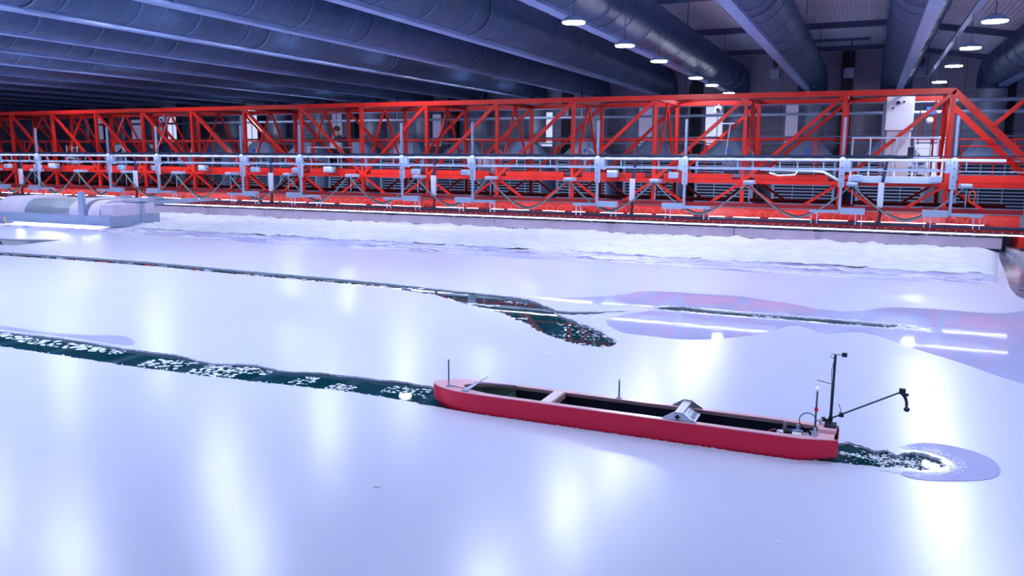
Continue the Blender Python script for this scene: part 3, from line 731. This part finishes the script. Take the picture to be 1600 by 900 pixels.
# grey service balcony on the right
bal = thing('service_balcony', (.5, 19.7, 1.45), 'light grey balcony platform with railing in front of the white cabinet', 'balcony')
MB().box(-.42, 1.36, 19.50, 19.56, 1.45, 1.60).build('kick_plate', 'gray', bal)
MB().box(-.42, 1.36, 19.56, 19.80, 1.45, 1.48).build('platform', 'gray', bal)
for z in (2.42, 2.0): MB().tube([(-.40, 19.6, z), (1.34, 19.6, z)], .02, 8).build('guard_rail', 'pale', bal)
for x in (-.38, -.02, .5, .85, 1.3): MB().tube([(x, 19.6, 1.48), (x, 19.6, 2.42)], .018, 8).build('rail_post', 'pale', bal)
# hydraulic bent pipe
t = thing('bent_pipe', (-1.6, 19.5, 1.6), 'bent grey pipe loop on the bridge left of the grey balcony', 'pipe')
MB().tube([(-2.3, 19.5, 1.72), (-1.2, 19.5, 1.70), (-.95, 19.5, 1.68), (-.5, 19.5, 1.42)], .03, 8).build('pipe', 'gray', t, smooth=True)
MB().tube([(-1.5, 19.5, 1.95), (-1.5, 19.5, 1.66), (-1.55, 19.5, 1.6), (-1.9, 19.5, 1.58), (-2.1, 19.5, 1.64)], .018, 8).build('branch', 'pale', t, smooth=True)
# cabinet
t = thing('control_cabinet', (.5, 21.0, 1.5), 'tall white control cabinet standing on the bridge near its right corner', 'cabinet')
MB().box(.30, .82, 21.0, 21.35, 1.5, 2.62).build('lower_cabinet', 'white', t, bevel=.01)
MB().box(.26, .84, 20.9, 21.3, 2.62, 3.38).build('upper_cabinet', 'white', t, bevel=.01)
MB().box(.20, .27, 21.0, 21.4, 1.5, 3.3).build('side_duct', 'hood', t)
MB().tube([(.50, 20.895, 3.24), (.50, 20.885, 3.24)], .045, 12).build('gauge', 'dark', t)
MB().tube([(.62, 20.895, 3.26), (.62, 20.885, 3.26)], .025, 10).build('gauge', 'dark', t)
MB().box(.38, .42, 20.885, 20.9, 3.1, 3.14).build('latch', 'dark', t)
MB().box(.44, .455, 20.99, 21.0, 1.6, 2.5).build('door_seam', 'slat', t)
t = thing('switch_box', (1.28, 21.4, 2.8), 'blue and white junction boxes with conduit on the post at the bridge corner', 'junction box')
MB().box(1.12, 1.30, 21.3, 21.5, 3.0, 3.16).build('blue_box', 'blue', t)
MB().ball((1.2, 21.35, 2.85), .08, 12).build('siren', 'white', t, smooth=True)
MB().tube([(1.3, 21.4, 1.5), (1.3, 21.4, 3.3)], .03, 8).tube([(1.0, 21.5, 1.5), (1.0, 21.5, 3.1)], .012, 6).build('conduit', 'red_dark', t)
for i, (x, z, m, lab) in enumerate(((.98, 1.5, 'white', 'white equipment rack standing right of the white cabinet'), (-27.0, 1.5, 'white', 'white equipment rack at the left end of the bridge walkway'))):
    t = thing('equipment_rack', (x, 21.2, z), lab, 'rack')
    mb = MB()
    for a in (x - .28, x, x + .28):
        mb.box(a - .015, a + .015, 21.1, 21.14, 1.5, 2.3)
    for zz in (1.62, 1.8, 2.0, 2.2): mb.box(x - .28, x + .28, 21.1, 21.3, zz, zz + .02)
    mb.build('frame', 'white', t)
    MB().box(x - .24, x - .04, 21.12, 21.3, 1.82, 1.98).box(x + .05, x + .24, 21.12, 21.3, 1.64, 1.78).build('module', 'pale', t)
# small machinery on the walkway
mach = [(-24.4, 'hood', 'grey pump set on the walkway near the left end'), (-21.2, 'slat', 'grey motor unit on the walkway, second from the left'), (-9.9, 'pale', 'pale pump unit on the walkway right of the seated person'),
        (-7.2, 'slat', 'grey gearbox unit on the walkway at mid bridge'), (-3.1, 'hood', 'dark grey motor unit on the walkway left of the balcony')]
for x, m, lab in mach:
    t = thing('pump_unit', (x, 20.9, 1.5), lab, 'machine', None)
    MB().box(x - .35, x + .35, 20.7, 21.1, 1.5, 1.58).build('base', 'gray', t)
    MB().tube([(x - .28, 20.9, 1.78), (x - .26, 20.9, 1.78), (x + .1, 20.9, 1.78), (x + .12, 20.9, 1.78)], [.12, .17, .17, .12], 16).build('motor', m, t, smooth=True)
    MB().box(x + .12, x + .32, 20.8, 21.0, 1.58, 2.02).build('gearbox', m, t, bevel=.02)
    MB().tube([(x + .22, 20.9, 2.02), (x + .22, 20.9, 2.12), (x + .3, 20.85, 2.2), (x + .45, 20.8, 2.1), (x + .5, 20.8, 1.5)], .02, 8).build('hose', 'pale', t, smooth=True)
# gallery boxes above lower rail, brackets
for i, (x, w_, lab) in enumerate(((-14.4, .30, 'pale grey junction box on the bridge front below the seated person'), (-26.0, .35, 'pale grey junction box on the bridge front at the far left'),
                                  (-19.2, .25, 'pale grey junction box on the bridge front right of the second mast pair from left'), (-5.85, .26, 'pale grey junction box on the bridge front near mid right'))):
    t = thing('junction_box', (x, 19.55, 1.5), lab, 'junction box')
    MB().box(x - w_ / 2, x + w_ / 2, 19.5, 19.68, 1.49, 1.66).build('casing', 'gray', t, bevel=.01)
    MB().box(x - w_ / 2 + .04, x + w_ / 2 - .04, 19.49, 19.5, 1.52, 1.63).build('lid', 'gray', t)
    MB().tube([(x + w_ / 2, 19.6, 1.55), (x + w_ / 2 + .12, 19.6, 1.53), (x + w_ / 2 + .2, 19.6, 1.42)], .012, 6).build('cable', 'dark', t)
# cameras hung from top chord
for i, (x, lab) in enumerate(((-23.2, 'small white camera on the top of the bridge at left'), (-3.72, 'white box camera under the bridge top near the right lamp row'), (-8.0, 'small white camera under the bridge top at mid span'))):
    t = thing('security_camera', (x, 21.9, 3.2), lab, 'camera')
    MB().box(x - .10, x + .10, 21.8, 22.0, 3.12, 3.30).build('casing', 'pale', t, bevel=.02)
    MB().tube([(x, 21.8, 3.2), (x, 21.78, 3.2)], .05, 12).build('lens', 'dark', t)
    MB().box(x - .02, x + .02, 21.9, 22.15, 3.3, 3.36).build('bracket', 'gray', t)
t = thing('control_post', (-6.2, 21.8, 2.9), 'white tube light on a grey arm behind the bridge at right of centre', 'light tube')
MB().box(-3.9, -3.3, 21.9, 21.94, 2.84, 2.87).build('tube', 'pale', t)
MB().bar((-3.4, 21.92, 2.85), (-3.55, 21.92, 1.5), .03, .03).build('arm', 'gray', t)

# ================================================================== GREY TROUGH UNDER BRIDGE (LEFT)
tr = thing('grey_trough', (-21, 15.6, .05), 'grey steel trough with curved drum covers hanging low under the left of the bridge', 'trough')
TX0, TX1, TY = -23.0, -18.45, 15.4
MB().box(TX0, TX1, TY, TY + .06, .05, .34).box(TX0, TX1, TY + 1.6, TY + 1.66, .05, .34).box(TX1 - .06, TX1, TY + .06, TY + 1.6, .05, .34).box(TX0, TX0 + .06, TY + .06, TY + 1.6, .05, .34).box(TX0 + .02, TX1 - .02, TY + .02, TY + 1.6, .28, .332).build('skirt', 'gray', tr)
def drum(x0, x1, m, y0=TY + .06, h=.50, r=.50):
    p = [(y0, .33)] + [(y0 + r - r * math.cos(a), .33 + (h - .07) * math.sin(a)) for a in [PI / 2 * k / 8 for k in range(1, 9)]] + [(y0 + 1.4, .26 + h), (y0 + 1.4, .33)]
    MB().yzprism(p, x0, x1).build('drum_cover', m, tr, smooth=True)
drum(TX0 - .1, -21.9, 'plate'); drum(-21.9, -20.1, 'galv', h=.47); drum(-20.1, -19.55, 'plate')
drum(-19.35, -18.95, 'plate', h=.48)
MB().box(-18.95, TX1, TY + .12, TY + 1.5, .33, .66).build('end_box', 'plate', tr, bevel=.03)
MB().box(TX1 + .005, TX1 + .04, TY + 1.0, TY + 1.12, .04, .66).build('end_post', 'gray', tr)
MB().box(-19.60, -19.42, TY - .02, TY + .08, .2, .98).build('front_post', 'gray', tr)
MB().box(TX0, TX1, TY + .9, TY + 1.4, .68, .72).build('top_beam', 'gray', tr)
for x in (-22.4, -21, -19.5, -18.8): MB().box(x - .04, x + .04, TY + 1.3, 20.5, .56, .64).build('hanger_arm', 'gray', tr)
MB().box(-21.9, -21.8, TY + .02, TY + .04, .48, .52).build('trim_strip', 'pale', tr)
fl = thing('flood_lamp', (-20.5, TY - .1, .05), 'bright white flood light tube under the front edge of the grey trough', 'lamp')
MB().box(-22.3, -18.6, TY - .07, TY, .075, .10).build('lamp_housing', 'gray', fl)
MB().box(-22.2, -18.7, TY - .06, TY - .005, .062, .075).build('diffuser', 'flood', fl)
MB().box(-22.3, -18.6, TY - .075, TY - .07, .07, .11).build('reflector', 'gray', fl)
t = thing('marker_stake', (-22.6, 15.0, 0), 'small yellow stake at the left end of the grey trough', 'stake')
MB().tube([(-22.4, 15.2, -.02), (-22.4, 15.2, .2)], .02, 8).build('stake', 'yellow', t)
MB().tube([(-22.4, 15.2, .2), (-22.4, 15.2, .22)], .03, 8).build('cap', 'orange', t)

# right quay details
t = thing('quay_railing', (3.1, 17, .06), 'dark railing with a pale handrail on the quay at the right edge', 'railing')
for y in (13.2, 15, 16.8, 18.6): MB().tube([(3.12, y, .06), (3.12, y, .42)], .02, 8).build('rail_post', 'dark', t)
MB().tube([(3.12, 13, .42), (3.12, 18.7, .42)], .02, 8).build('handrail', 'dark', t)
MB().tube([(3.12, 13, .25), (3.12, 18.7, .25)], .015, 8).build('mid_rail', 'gray', t)

# ================================================================== MODEL SHIP
ship = thing('model_ship', (-1.6, 5.665, 0), 'long low red model cargo boat with an open hold, afloat in the ice channel', 'boat')
CY, HB, HZ = 5.665, .192, .15
def half(x):   # half breadth at deck
    if x < -2.65:
        u = (-2.65 - x) / .53; return HB * max(0, 1 - min(1, u) ** 2.3) ** .62
    if x > -.30: return HB - (x + .30) / .23 * .062
    return HB
def outline(scale_z, inset=0.0, x0=-3.18, x1=-.07):
    xs = [x0 + .004, x0 + .02, x0 + .05, x0 + .09, x0 + .14, x0 + .2, x0 + .28, x0 + .38, -2.65, -2.2, -1.6, -1.0, -.6, -.30, -.2, x1]
    near = [(x, CY - max(.004, half(x) - inset)) for x in xs]; far = [(x, CY + max(.004, half(x) - inset)) for x in reversed(xs)]
    return near + far
lv = []
secs = [(-.09, .86, .22, -.30), (0.0, .95, .04, -.14), (.02, .985, .015, -.05), (.045, 1, 0, 0), (HZ, 1, 0, 0)]
base = outline(0)
vs = []
for z, sc, bowin, sternin in secs:
    for (x, y) in base:
        u = max(0, (-2.65 - x) / .53); v_ = max(0, (x + .30) / .23)
        vs.append((x + bowin * u + sternin * v_, CY + (y - CY) * (sc if z < 0 else 1 - (1 - sc) * u), z))
n = len(base); fs = []
for i in range(len(secs) - 1):
    for k in range(n): fs.append((i * n + k, i * n + (k + 1) % n, (i + 1) * n + (k + 1) % n, (i + 1) * n + k))
fs.append(tuple(reversed(range(n))))
MB().add(vs, fs).build('hull', 'hull', ship, smooth=True)
# deck with opening
inner_x0, inner_x1 = -2.90, -.20
def innerp(inset):
    p = []
    xs = [inner_x0 + .0, inner_x0 + .03, inner_x0 + .08, inner_x0 + .16, inner_x0 + .28, -2.5, -1.6, -.45, inner_x1]
    def hb(x):
        if x < -2.5: u = (-2.5 - x) / .40; return (HB - .048) * max(.02, (1 - min(1, u) ** 2.2)) ** .6
        if x > -.45: return HB - .048 - (x + .45) / .25 * .03
        return HB - .048
    return [(x, CY - hb(x) - inset) for x in xs] + [(x, CY + hb(x) + inset) for x in reversed(xs)]
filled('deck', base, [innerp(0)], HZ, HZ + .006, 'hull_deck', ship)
filled('deck_underside', innerp(.012), [innerp(0)], HZ - .022, HZ, 'wood', ship)
ip = innerp(.004); m_ = len(ip)
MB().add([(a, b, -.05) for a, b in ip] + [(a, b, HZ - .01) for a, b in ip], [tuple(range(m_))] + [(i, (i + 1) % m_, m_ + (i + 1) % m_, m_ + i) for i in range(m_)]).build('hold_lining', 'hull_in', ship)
gp = [p for p in innerp(.002) if p[0] <= -2.49]
gn = [p for p in gp if p[1] < CY]; gf = [p for p in gp if p[1] >= CY]
gq = gn + gf; g = len(gq)
MB().add([(a, b, -.04) for a, b in gq] + [(a, b, HZ - .022) for a, b in gq], [tuple(range(g))] + [(i, (i + 1) % g, g + (i + 1) % g, g + i) for i in range(g)]).build('fore_lining', 'green', ship)
MB().box(-2.5, -2.49, CY - .14, CY + .14, -.04, .08).build('bulkhead', 'green', ship)
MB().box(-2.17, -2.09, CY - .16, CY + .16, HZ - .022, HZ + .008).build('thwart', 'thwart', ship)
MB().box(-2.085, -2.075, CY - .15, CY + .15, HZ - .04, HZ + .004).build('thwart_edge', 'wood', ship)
# transom plate
MB().box(-.09, -.066, CY - .125, CY + .125, .03, HZ + .006).build('transom', 'hull', ship)
MB().box(-.20, -.08, CY - .02, CY + .12, HZ + .006, HZ + .03).build('stern_box', 'hull_deck', ship, bevel=.003)
MB().box(-.16, -.085, CY + .03, CY + .13, HZ + .03, HZ + .045).build('mast_base', 'dark', ship)
# fore blade and rod
bl_ = thing('perspex_blade', (-2.8, 5.6, .15), 'clear grey plastic blade lying across the boat foredeck', 'blade')
MB().add([(-2.84, 5.49, .162), (-2.79, 5.50, .160), (-2.735, 5.77, .215), (-2.76, 5.77, .20), (-2.84, 5.49, .168), (-2.79, 5.50, .166), (-2.735, 5.77, .221), (-2.76, 5.77, .206)],
         [(0, 3, 2, 1), (4, 5, 6, 7), (0, 1, 5, 4), (1, 2, 6, 5), (2, 3, 7, 6), (3, 0, 4, 7)]).build('blade', 'slat', bl_)
MB().bar((-2.83, 5.70, .18), (-2.50, 5.81, .162), .012, .008).build('rod', 'pale', bl_)
# marker posts
def marker(x, y, z0, z1, lab, red=False, r=.0055):
    t = thing('marker_post', (x, y, z0), lab, 'marker post', 'tracking marker posts on the boat')
    MB().tube([(x, y, z0 - .01), (x, y, z0 + .004)], .022, 12).tube([(x, y, z0), (x, y, z0 + .05)], r * 1.5, 10).build('foot', 'slat', t, smooth=True)
    MB().tube([(x, y, z0 + .03), (x, y, z1 - .012)], r, 8).build('rod', 'navy', t, smooth=True)
    MB().ball((x, y, z1), .0125 if not red else .016, 14).build('marker_ball', 'ball', t, smooth=True)
    if red: MB().tube([(x, y, z0 + .16), (x, y, z0 + .185)], .012, 10).build('red_collar', 'hull', t, smooth=True)
    return t
marker(-3.0, 5.585, .16, .385, 'slim dark rod with a white ball standing on the boat bow')
MB().tube([(-2.98, 5.585, .162), (-2.92, 5.57, .165), (-2.87, 5.56, .162), (-2.84, 5.58, .16)], .003, 5).build('bow_cable', 'hull_in', ship)
marker(-1.65, 5.84, .16, .305, 'slim dark rod with a white ball standing on the far side rail of the boat')
marker(-.215, 5.585, .16, .475, 'tall dark rod with a white ball and red collar at the boat stern', True)
# aluminium bracket
br = thing('aluminium_bracket', (-1.12, 5.65, .15), 'silver aluminium bracket spanning the boat hold amidships', 'bracket')
MB().box(-1.15, -1.09, 5.48, 5.85, .19, .205).box(-1.15, -1.14, 5.48, 5.85, .165, .19).box(-1.10, -1.09, 5.48, 5.85, .165, .19).build('crossbar', 'alu', br)
for y in (5.50, 5.83):
    MB().xzprism([(-1.23, .156), (-1.005, .156), (-1.005, .165), (-1.09, .215), (-1.15, .215), (-1.23, .165)], y - .004, y + .004).build('gusset_plate', 'alu', br)
MB().box(-1.09, -1.0, 5.5, 5.7, .156, .162).add([(-1.085, 5.49, .2), (-1.0, 5.49, .156), (-1.0, 5.68, .156), (-1.085, 5.68, .2), (-1.085, 5.49, .205), (-.995, 5.49, .161), (-.995, 5.68, .161), (-1.085, 5.68, .205)],
      [(0, 3, 2, 1), (4, 5, 6, 7), (0, 1, 5, 4), (1, 2, 6, 5), (2, 3, 7, 6), (3, 0, 4, 7)]).build('sloping_plate', 'galv', br)
MB().box(-1.128, -1.112, 5.474, 5.479, .17, .202).box(-1.14, -1.10, 5.474, 5.479, .182, .190).build('cross_slot', 'black', br)
# camera mast
ms = thing('camera_mast', (-.12, 5.8, .19), 'black camera mast with a long sideways boom at the boat stern', 'mast')
MB().tube([(-.125, 5.80, .195), (-.125, 5.80, .67)], .009, 10).build('pole', 'navy', ms, smooth=True)
MB().tube([(-.125, 5.80, .23), (-.128, 5.80, .2)], .015, 10).build('clamp', 'dark', ms, smooth=True)
MB().tube([(-.15, 5.80, .678), (-.09, 5.79, .676)], .008, 10).build('camera_body', 'white', ms, smooth=True)
MB().box(-.085, -.05, 5.775, 5.805, .662, .69).build('camera_head', 'dark', ms, bevel=.005)
MB().tube([(-.12, 5.80, .22), (.29, 5.83, .445)], .006, 8).build('boom', 'navy', ms, smooth=True)
MB().box(.285, .325, 5.815, 5.845, .435, .475).box(.30, .345, 5.82, 5.84, .425, .445).build('boom_clamp', 'dark', ms, bevel=.005)
mb = MB()
gp_ = [(.31, 5.83, .435), (.328, 5.83, .415), (.335, 5.83, .39), (.336, 5.83, .365)]
mb.tube(gp_, .008, 8)
for i in range(7):
    p = V(gp_[0]).lerp(V(gp_[3]), i / 6); mb.ball((gp_[0][0] + (.027 * math.sin(i / 6 * 1.7)), 5.83, .435 - .07 * i / 6), .0105, 8)
mb.build('gooseneck', 'dark', ms, smooth=True)
MB().tube([(.336, 5.83, .365), (.338, 5.83, .352)], .008, 8).ball((.34, 5.83, .335), .020, 10, (1, 1, .9)).build('boom_camera', 'navy', ms, smooth=True)
MB().tube([(-.128, 5.80, .46), (-.23, 5.80, .478)], .0025, 6).build('wire_arm', 'dark', ms)
MB().tube([(-.13, 5.80, .64), (-.16, 5.80, .655)], .002, 6).build('wire_arm', 'dark', ms)
MB().tube([(-.13, 5.79, .63), (-.142, 5.79, .56), (-.136, 5.79, .47), (-.134, 5.79, .3), (-.135, 5.79, .21)], .002, 6).build('mast_cable', 'dark', ms)
MB().box(-.075, -.045, 5.795, 5.825, .235, .262).build('boom_joint', 'dark', ms)
MB().tube([(-.06, 5.81, .26), (-.082, 5.81, .325)], .0022, 6).build('whip_antenna', 'dark', ms)
# stern electronics
el = thing('electronics', (-.4, 5.66, .1), 'small control boxes and loose wires in the after end of the boat hold', 'electronics')
MB().box(-.46, -.42, 5.60, 5.66, .08, .135).box(-.36, -.30, 5.58, 5.64, .08, .14).build('control_box', 'white', el, bevel=.003)
MB().box(-.44, -.30, 5.68, 5.76, .06, .12).build('battery', 'black', el)
MB().tube([(-.33, 5.74, .10), (-.33, 5.74, .16)], .012, 10).tube([(-.42, 5.78, .10), (-.42, 5.78, .155)], .012, 10).build('capacitor', 'alu', el, smooth=True)
for m, pts in (('hose_pink', [(-.42, 5.6, .13), (-.48, 5.60, .155), (-.52, 5.59, .13), (-.50, 5.58, .09)]), ('yellow', [(-.30, 5.6, .14), (-.26, 5.64, .15), (-.24, 5.62, .1)]),
               ('pale', [(-.36, 5.66, .14), (-.30, 5.62, .16), (-.25, 5.60, .12)]), ('blue', [(-.38, 5.7, .13), (-.32, 5.68, .155), (-.27, 5.66, .12)])):
    MB().tube(pts, .003, 6).build('wire', m, el)
MB().tube([(-.27, 5.62, .10), (-.27, 5.66, .10)], .035, 16).build('reel', 'slat', el, smooth=True)
rg = [(-.265 + .055 * math.cos(a), 5.62, .235 + .055 * math.sin(a)) for a in [4.6 - .35 * k for k in range(14)]]
MB().tube([(-.20, 5.6, .165), (-.235, 5.62, .185)] + rg, .0035, 6).build('cable_loop', 'navy', el, smooth=True)
ac = thing('stern_camera', (-.17, 5.72, .19), 'white round camera on a black clamp beside the stern mast', 'camera')
MB().ball((-.195, 5.74, .215), .018, 12).build('housing', 'white', ac, smooth=True)
MB().tube([(-.18, 5.76, .215), (-.165, 5.77, .215)], .017, 10).tube([(-.165, 5.77, .205), (-.135, 5.79, .21)], .01, 8).build('clamp', 'dark', ac, smooth=True)
MB().tube([(-.19, 5.745, .165), (-.19, 5.745, .2)], .008, 8).build('stalk', 'alu', ac)
st = thing('metal_fitting', (-.2, 5.56, .16), 'shiny metal fitting on the near corner of the boat stern', 'fitting')
MB().box(-.235, -.195, 5.54, 5.58, .157, .175).box(-.222, -.208, 5.55, 5.57, .17, .205).build('block', 'alu', st, bevel=.002)
MB().tube([(-.245, 5.56, .185), (-.185, 5.56, .185)], .006, 8).build('pin', 'alu', st)
MB().tube([(-.083, 5.765, .157), (-.083, 5.765, .178)], .012, 12).build('knob', 'dark', ship, smooth=True)

# ================================================================== PERSON
def skin_body(name, joints, edges, m, parent, root=0, sub=2):
    me = bpy.data.meshes.new(name); me.from_pydata([j[0] for j in joints], edges, [])
    o = bpy.data.objects.new(name, me); C.objects.link(o)
    md = o.modifiers.new('skin', 'SKIN'); md.use_smooth_shade = True
    sv = me.skin_vertices[0].data
    for i, j in enumerate(joints):
        r = j[1]; sv[i].radius = (r, r) if not isinstance(r, tuple) else r
        sv[i].use_root = (i == root)
    ss = o.modifiers.new('sub', 'SUBSURF'); ss.levels = ss.render_levels = sub
    m2 = bpy.data.meshes.new_from_object(o.evaluated_get(bpy.context.evaluated_depsgraph_get()))
    bpy.data.objects.remove(o); o = bpy.data.objects.new(name, m2); C.objects.link(o)
    m2.materials.clear(); m2.materials.append(M[m])
    attach(o, parent)
    return o
PX, PY, PZ = -14.62, 20.75, 1.5     # seated, facing -X, leaning over the desk
per = thing('person', (PX, PY, PZ), 'person in a dark jacket sitting on the bridge, head bowed over a white board', 'person')
J = [((PX, PY, PZ + .52), .14), ((PX - .05, PY, PZ + .72), .135), ((PX - .14, PY, PZ + .92), .145), ((PX - .20, PY, PZ + 1.03), .10), ((PX - .255, PY, PZ + 1.10), .055), ((PX - .30, PY, PZ + 1.17), .07), ((PX - .33, PY, PZ + 1.24), .085), ((PX - .31, PY, PZ + 1.31), .07)]
E_ = [(0, 1), (1, 2), (2, 3), (3, 4), (4, 5), (5, 6), (6, 7)]
def addj(p, r, parent_i):
    J.append((p, r)); E_.append((parent_i, len(J) - 1)); return len(J) - 1
for s in (-1, 1):
    a = addj((PX - .18, PY + s * .17, PZ + 1.0), .065, 3); b = addj((PX - .24, PY + s * .23, PZ + .76), .052, a)
    c = addj((PX - .44 if s > 0 else PX - .36, PY + s * .13, PZ + .80), .036, b); d = addj((PX - .50 if s > 0 else PX - .42, PY + s * .10, PZ + .80), .035, c)
    for q in range(4): f = addj((PX - (.58 if s > 0 else .50) - .01 * (q == 1), PY + s * (.10 + .02 * (q - 1.5)), PZ + .79), .009, d); addj((PX - (.61 if s > 0 else .53), PY + s * (.10 + .02 * (q - 1.5)), PZ + .77), .008, f)
    f = addj((PX - (.53 if s > 0 else .45), PY + s * .05, PZ + .80), .010, d)
    h = addj((PX - .10, PY + s * .10, PZ + .50), .09, 0); k_ = addj((PX - .44, PY + s * .13, PZ + .50), .062, h); an = addj((PX - .42, PY + s * .13, PZ + .08), .04, k_)
    addj((PX - .55, PY + s * .14, PZ + .04), .035, an)
skin_body('body', J, E_, 'skin', per)
# head detail: hair, nose, ears as clothing/hair children
MB().ball((PX - .31, PY, PZ + 1.285), .105, 14, (1.05, .9, .85)).build('hair', 'hair', per, smooth=True)
MB().tube([(PX - .405, PY, PZ + 1.22), (PX - .425, PY, PZ + 1.195)], [.01, .014], 6).build('nose', 'skin', per, smooth=True)
JK = [((PX, PY, PZ + .50), .16), ((PX - .05, PY, PZ + .72), .155), ((PX - .14, PY, PZ + .92), .165), ((PX - .20, PY, PZ + 1.04), .12), ((PX - .245, PY, PZ + 1.09), .07)]
EK = [(0, 1), (1, 2), (2, 3), (3, 4)]
for s in (-1, 1):
    i0 = len(JK); JK += [((PX - .18, PY + s * .18, PZ + 1.0), .085), ((PX - .24, PY + s * .24, PZ + .76), .07), ((PX - (.42 if s > 0 else .34), PY + s * .14, PZ + .80), .048)]
    EK += [(3, i0), (i0, i0 + 1), (i0 + 1, i0 + 2)]
skin_body('jacket', JK, EK, 'jacket', per)
JT = [((PX, PY, PZ + .50), .15)]; ET = []
for s in (-1, 1):
    i0 = len(JT); JT += [((PX - .10, PY + s * .10, PZ + .50), .105), ((PX - .44, PY + s * .13, PZ + .50), .08), ((PX - .42, PY + s * .13, PZ + .12), .055)]
    ET += [(0, i0), (i0, i0 + 1), (i0 + 1, i0 + 2)]
skin_body('trousers', JT, ET, 'trousers', per)
for s in (-1, 1): MB().ball((PX - .48, PY + s * .135, PZ + .045), .06, 10, (1.9, .8, .75)).build('shoe', 'black', per, smooth=True)
t = thing('stool', (PX, PY, PZ), 'dark stool under the seated person on the bridge', 'stool')
MB().tube([(PX + .03, PY, PZ + .34), (PX + .03, PY, PZ + .38)], .17, 16).build('seat', 'dark', t)
for q in range(4): MB().tube([(PX + .03 + .1 * math.cos(q * PI / 2 + .8), PY + .1 * math.sin(q * PI / 2 + .8), PZ + .34), (PX + .03 + .16 * math.cos(q * PI / 2 + .8), PY + .16 * math.sin(q * PI / 2 + .8), PZ)], .014, 8).build('leg', 'dark', t)
t = thing('desk_board', (PX - .6, 20.5, PZ), 'white desk board on thin legs in front of the seated person', 'desk')
MB().box(PX - 1.1, PX + .12, 20.32, 20.85, PZ + .70, PZ + .735).build('desk_top', 'white', t)
for x in (PX - 1.05, PX + .08): MB().box(x - .02, x + .02, 20.36, 20.40, PZ, PZ + .70).build('leg', 'pale', t)
MB().bar((PX - 1.05, 20.38, PZ + .72), (PX - 1.22, 20.38, PZ + .40), .03, .05).build('side_arm', 'white', t)
t = thing('paper_box', (PX, 20.42, PZ + .735), 'white box standing on the desk board beside the seated person', 'box')
MB().box(PX - .28, PX + .08, 20.34, 20.48, PZ + .736, PZ + .87).build('carton', 'white', t, bevel=.005)
MB().box(PX - .16, PX - .05, 20.34, 20.37, PZ + .872, PZ + .90).build('flap', 'pale', t)
t = thing('orange_crate', (PX - 1.0, 20.6, PZ), 'orange plastic crate on the bridge walkway left of the seated person', 'crate')
x = PX - 1.05
MB().box(x - .22, x + .22, 20.5, 20.8, PZ, PZ + .03).box(x - .22, x - .20, 20.5, 20.8, PZ, PZ + .3).box(x + .20, x + .22, 20.5, 20.8, PZ, PZ + .3).box(x - .22, x + .22, 20.5, 20.52, PZ, PZ + .3).box(x - .22, x + .22, 20.78, 20.8, PZ, PZ + .3).build('tub', 'orange', t)
MB().box(x - .24, x + .24, 20.49, 20.51, PZ + .27, PZ + .31).build('rim', 'red', t)
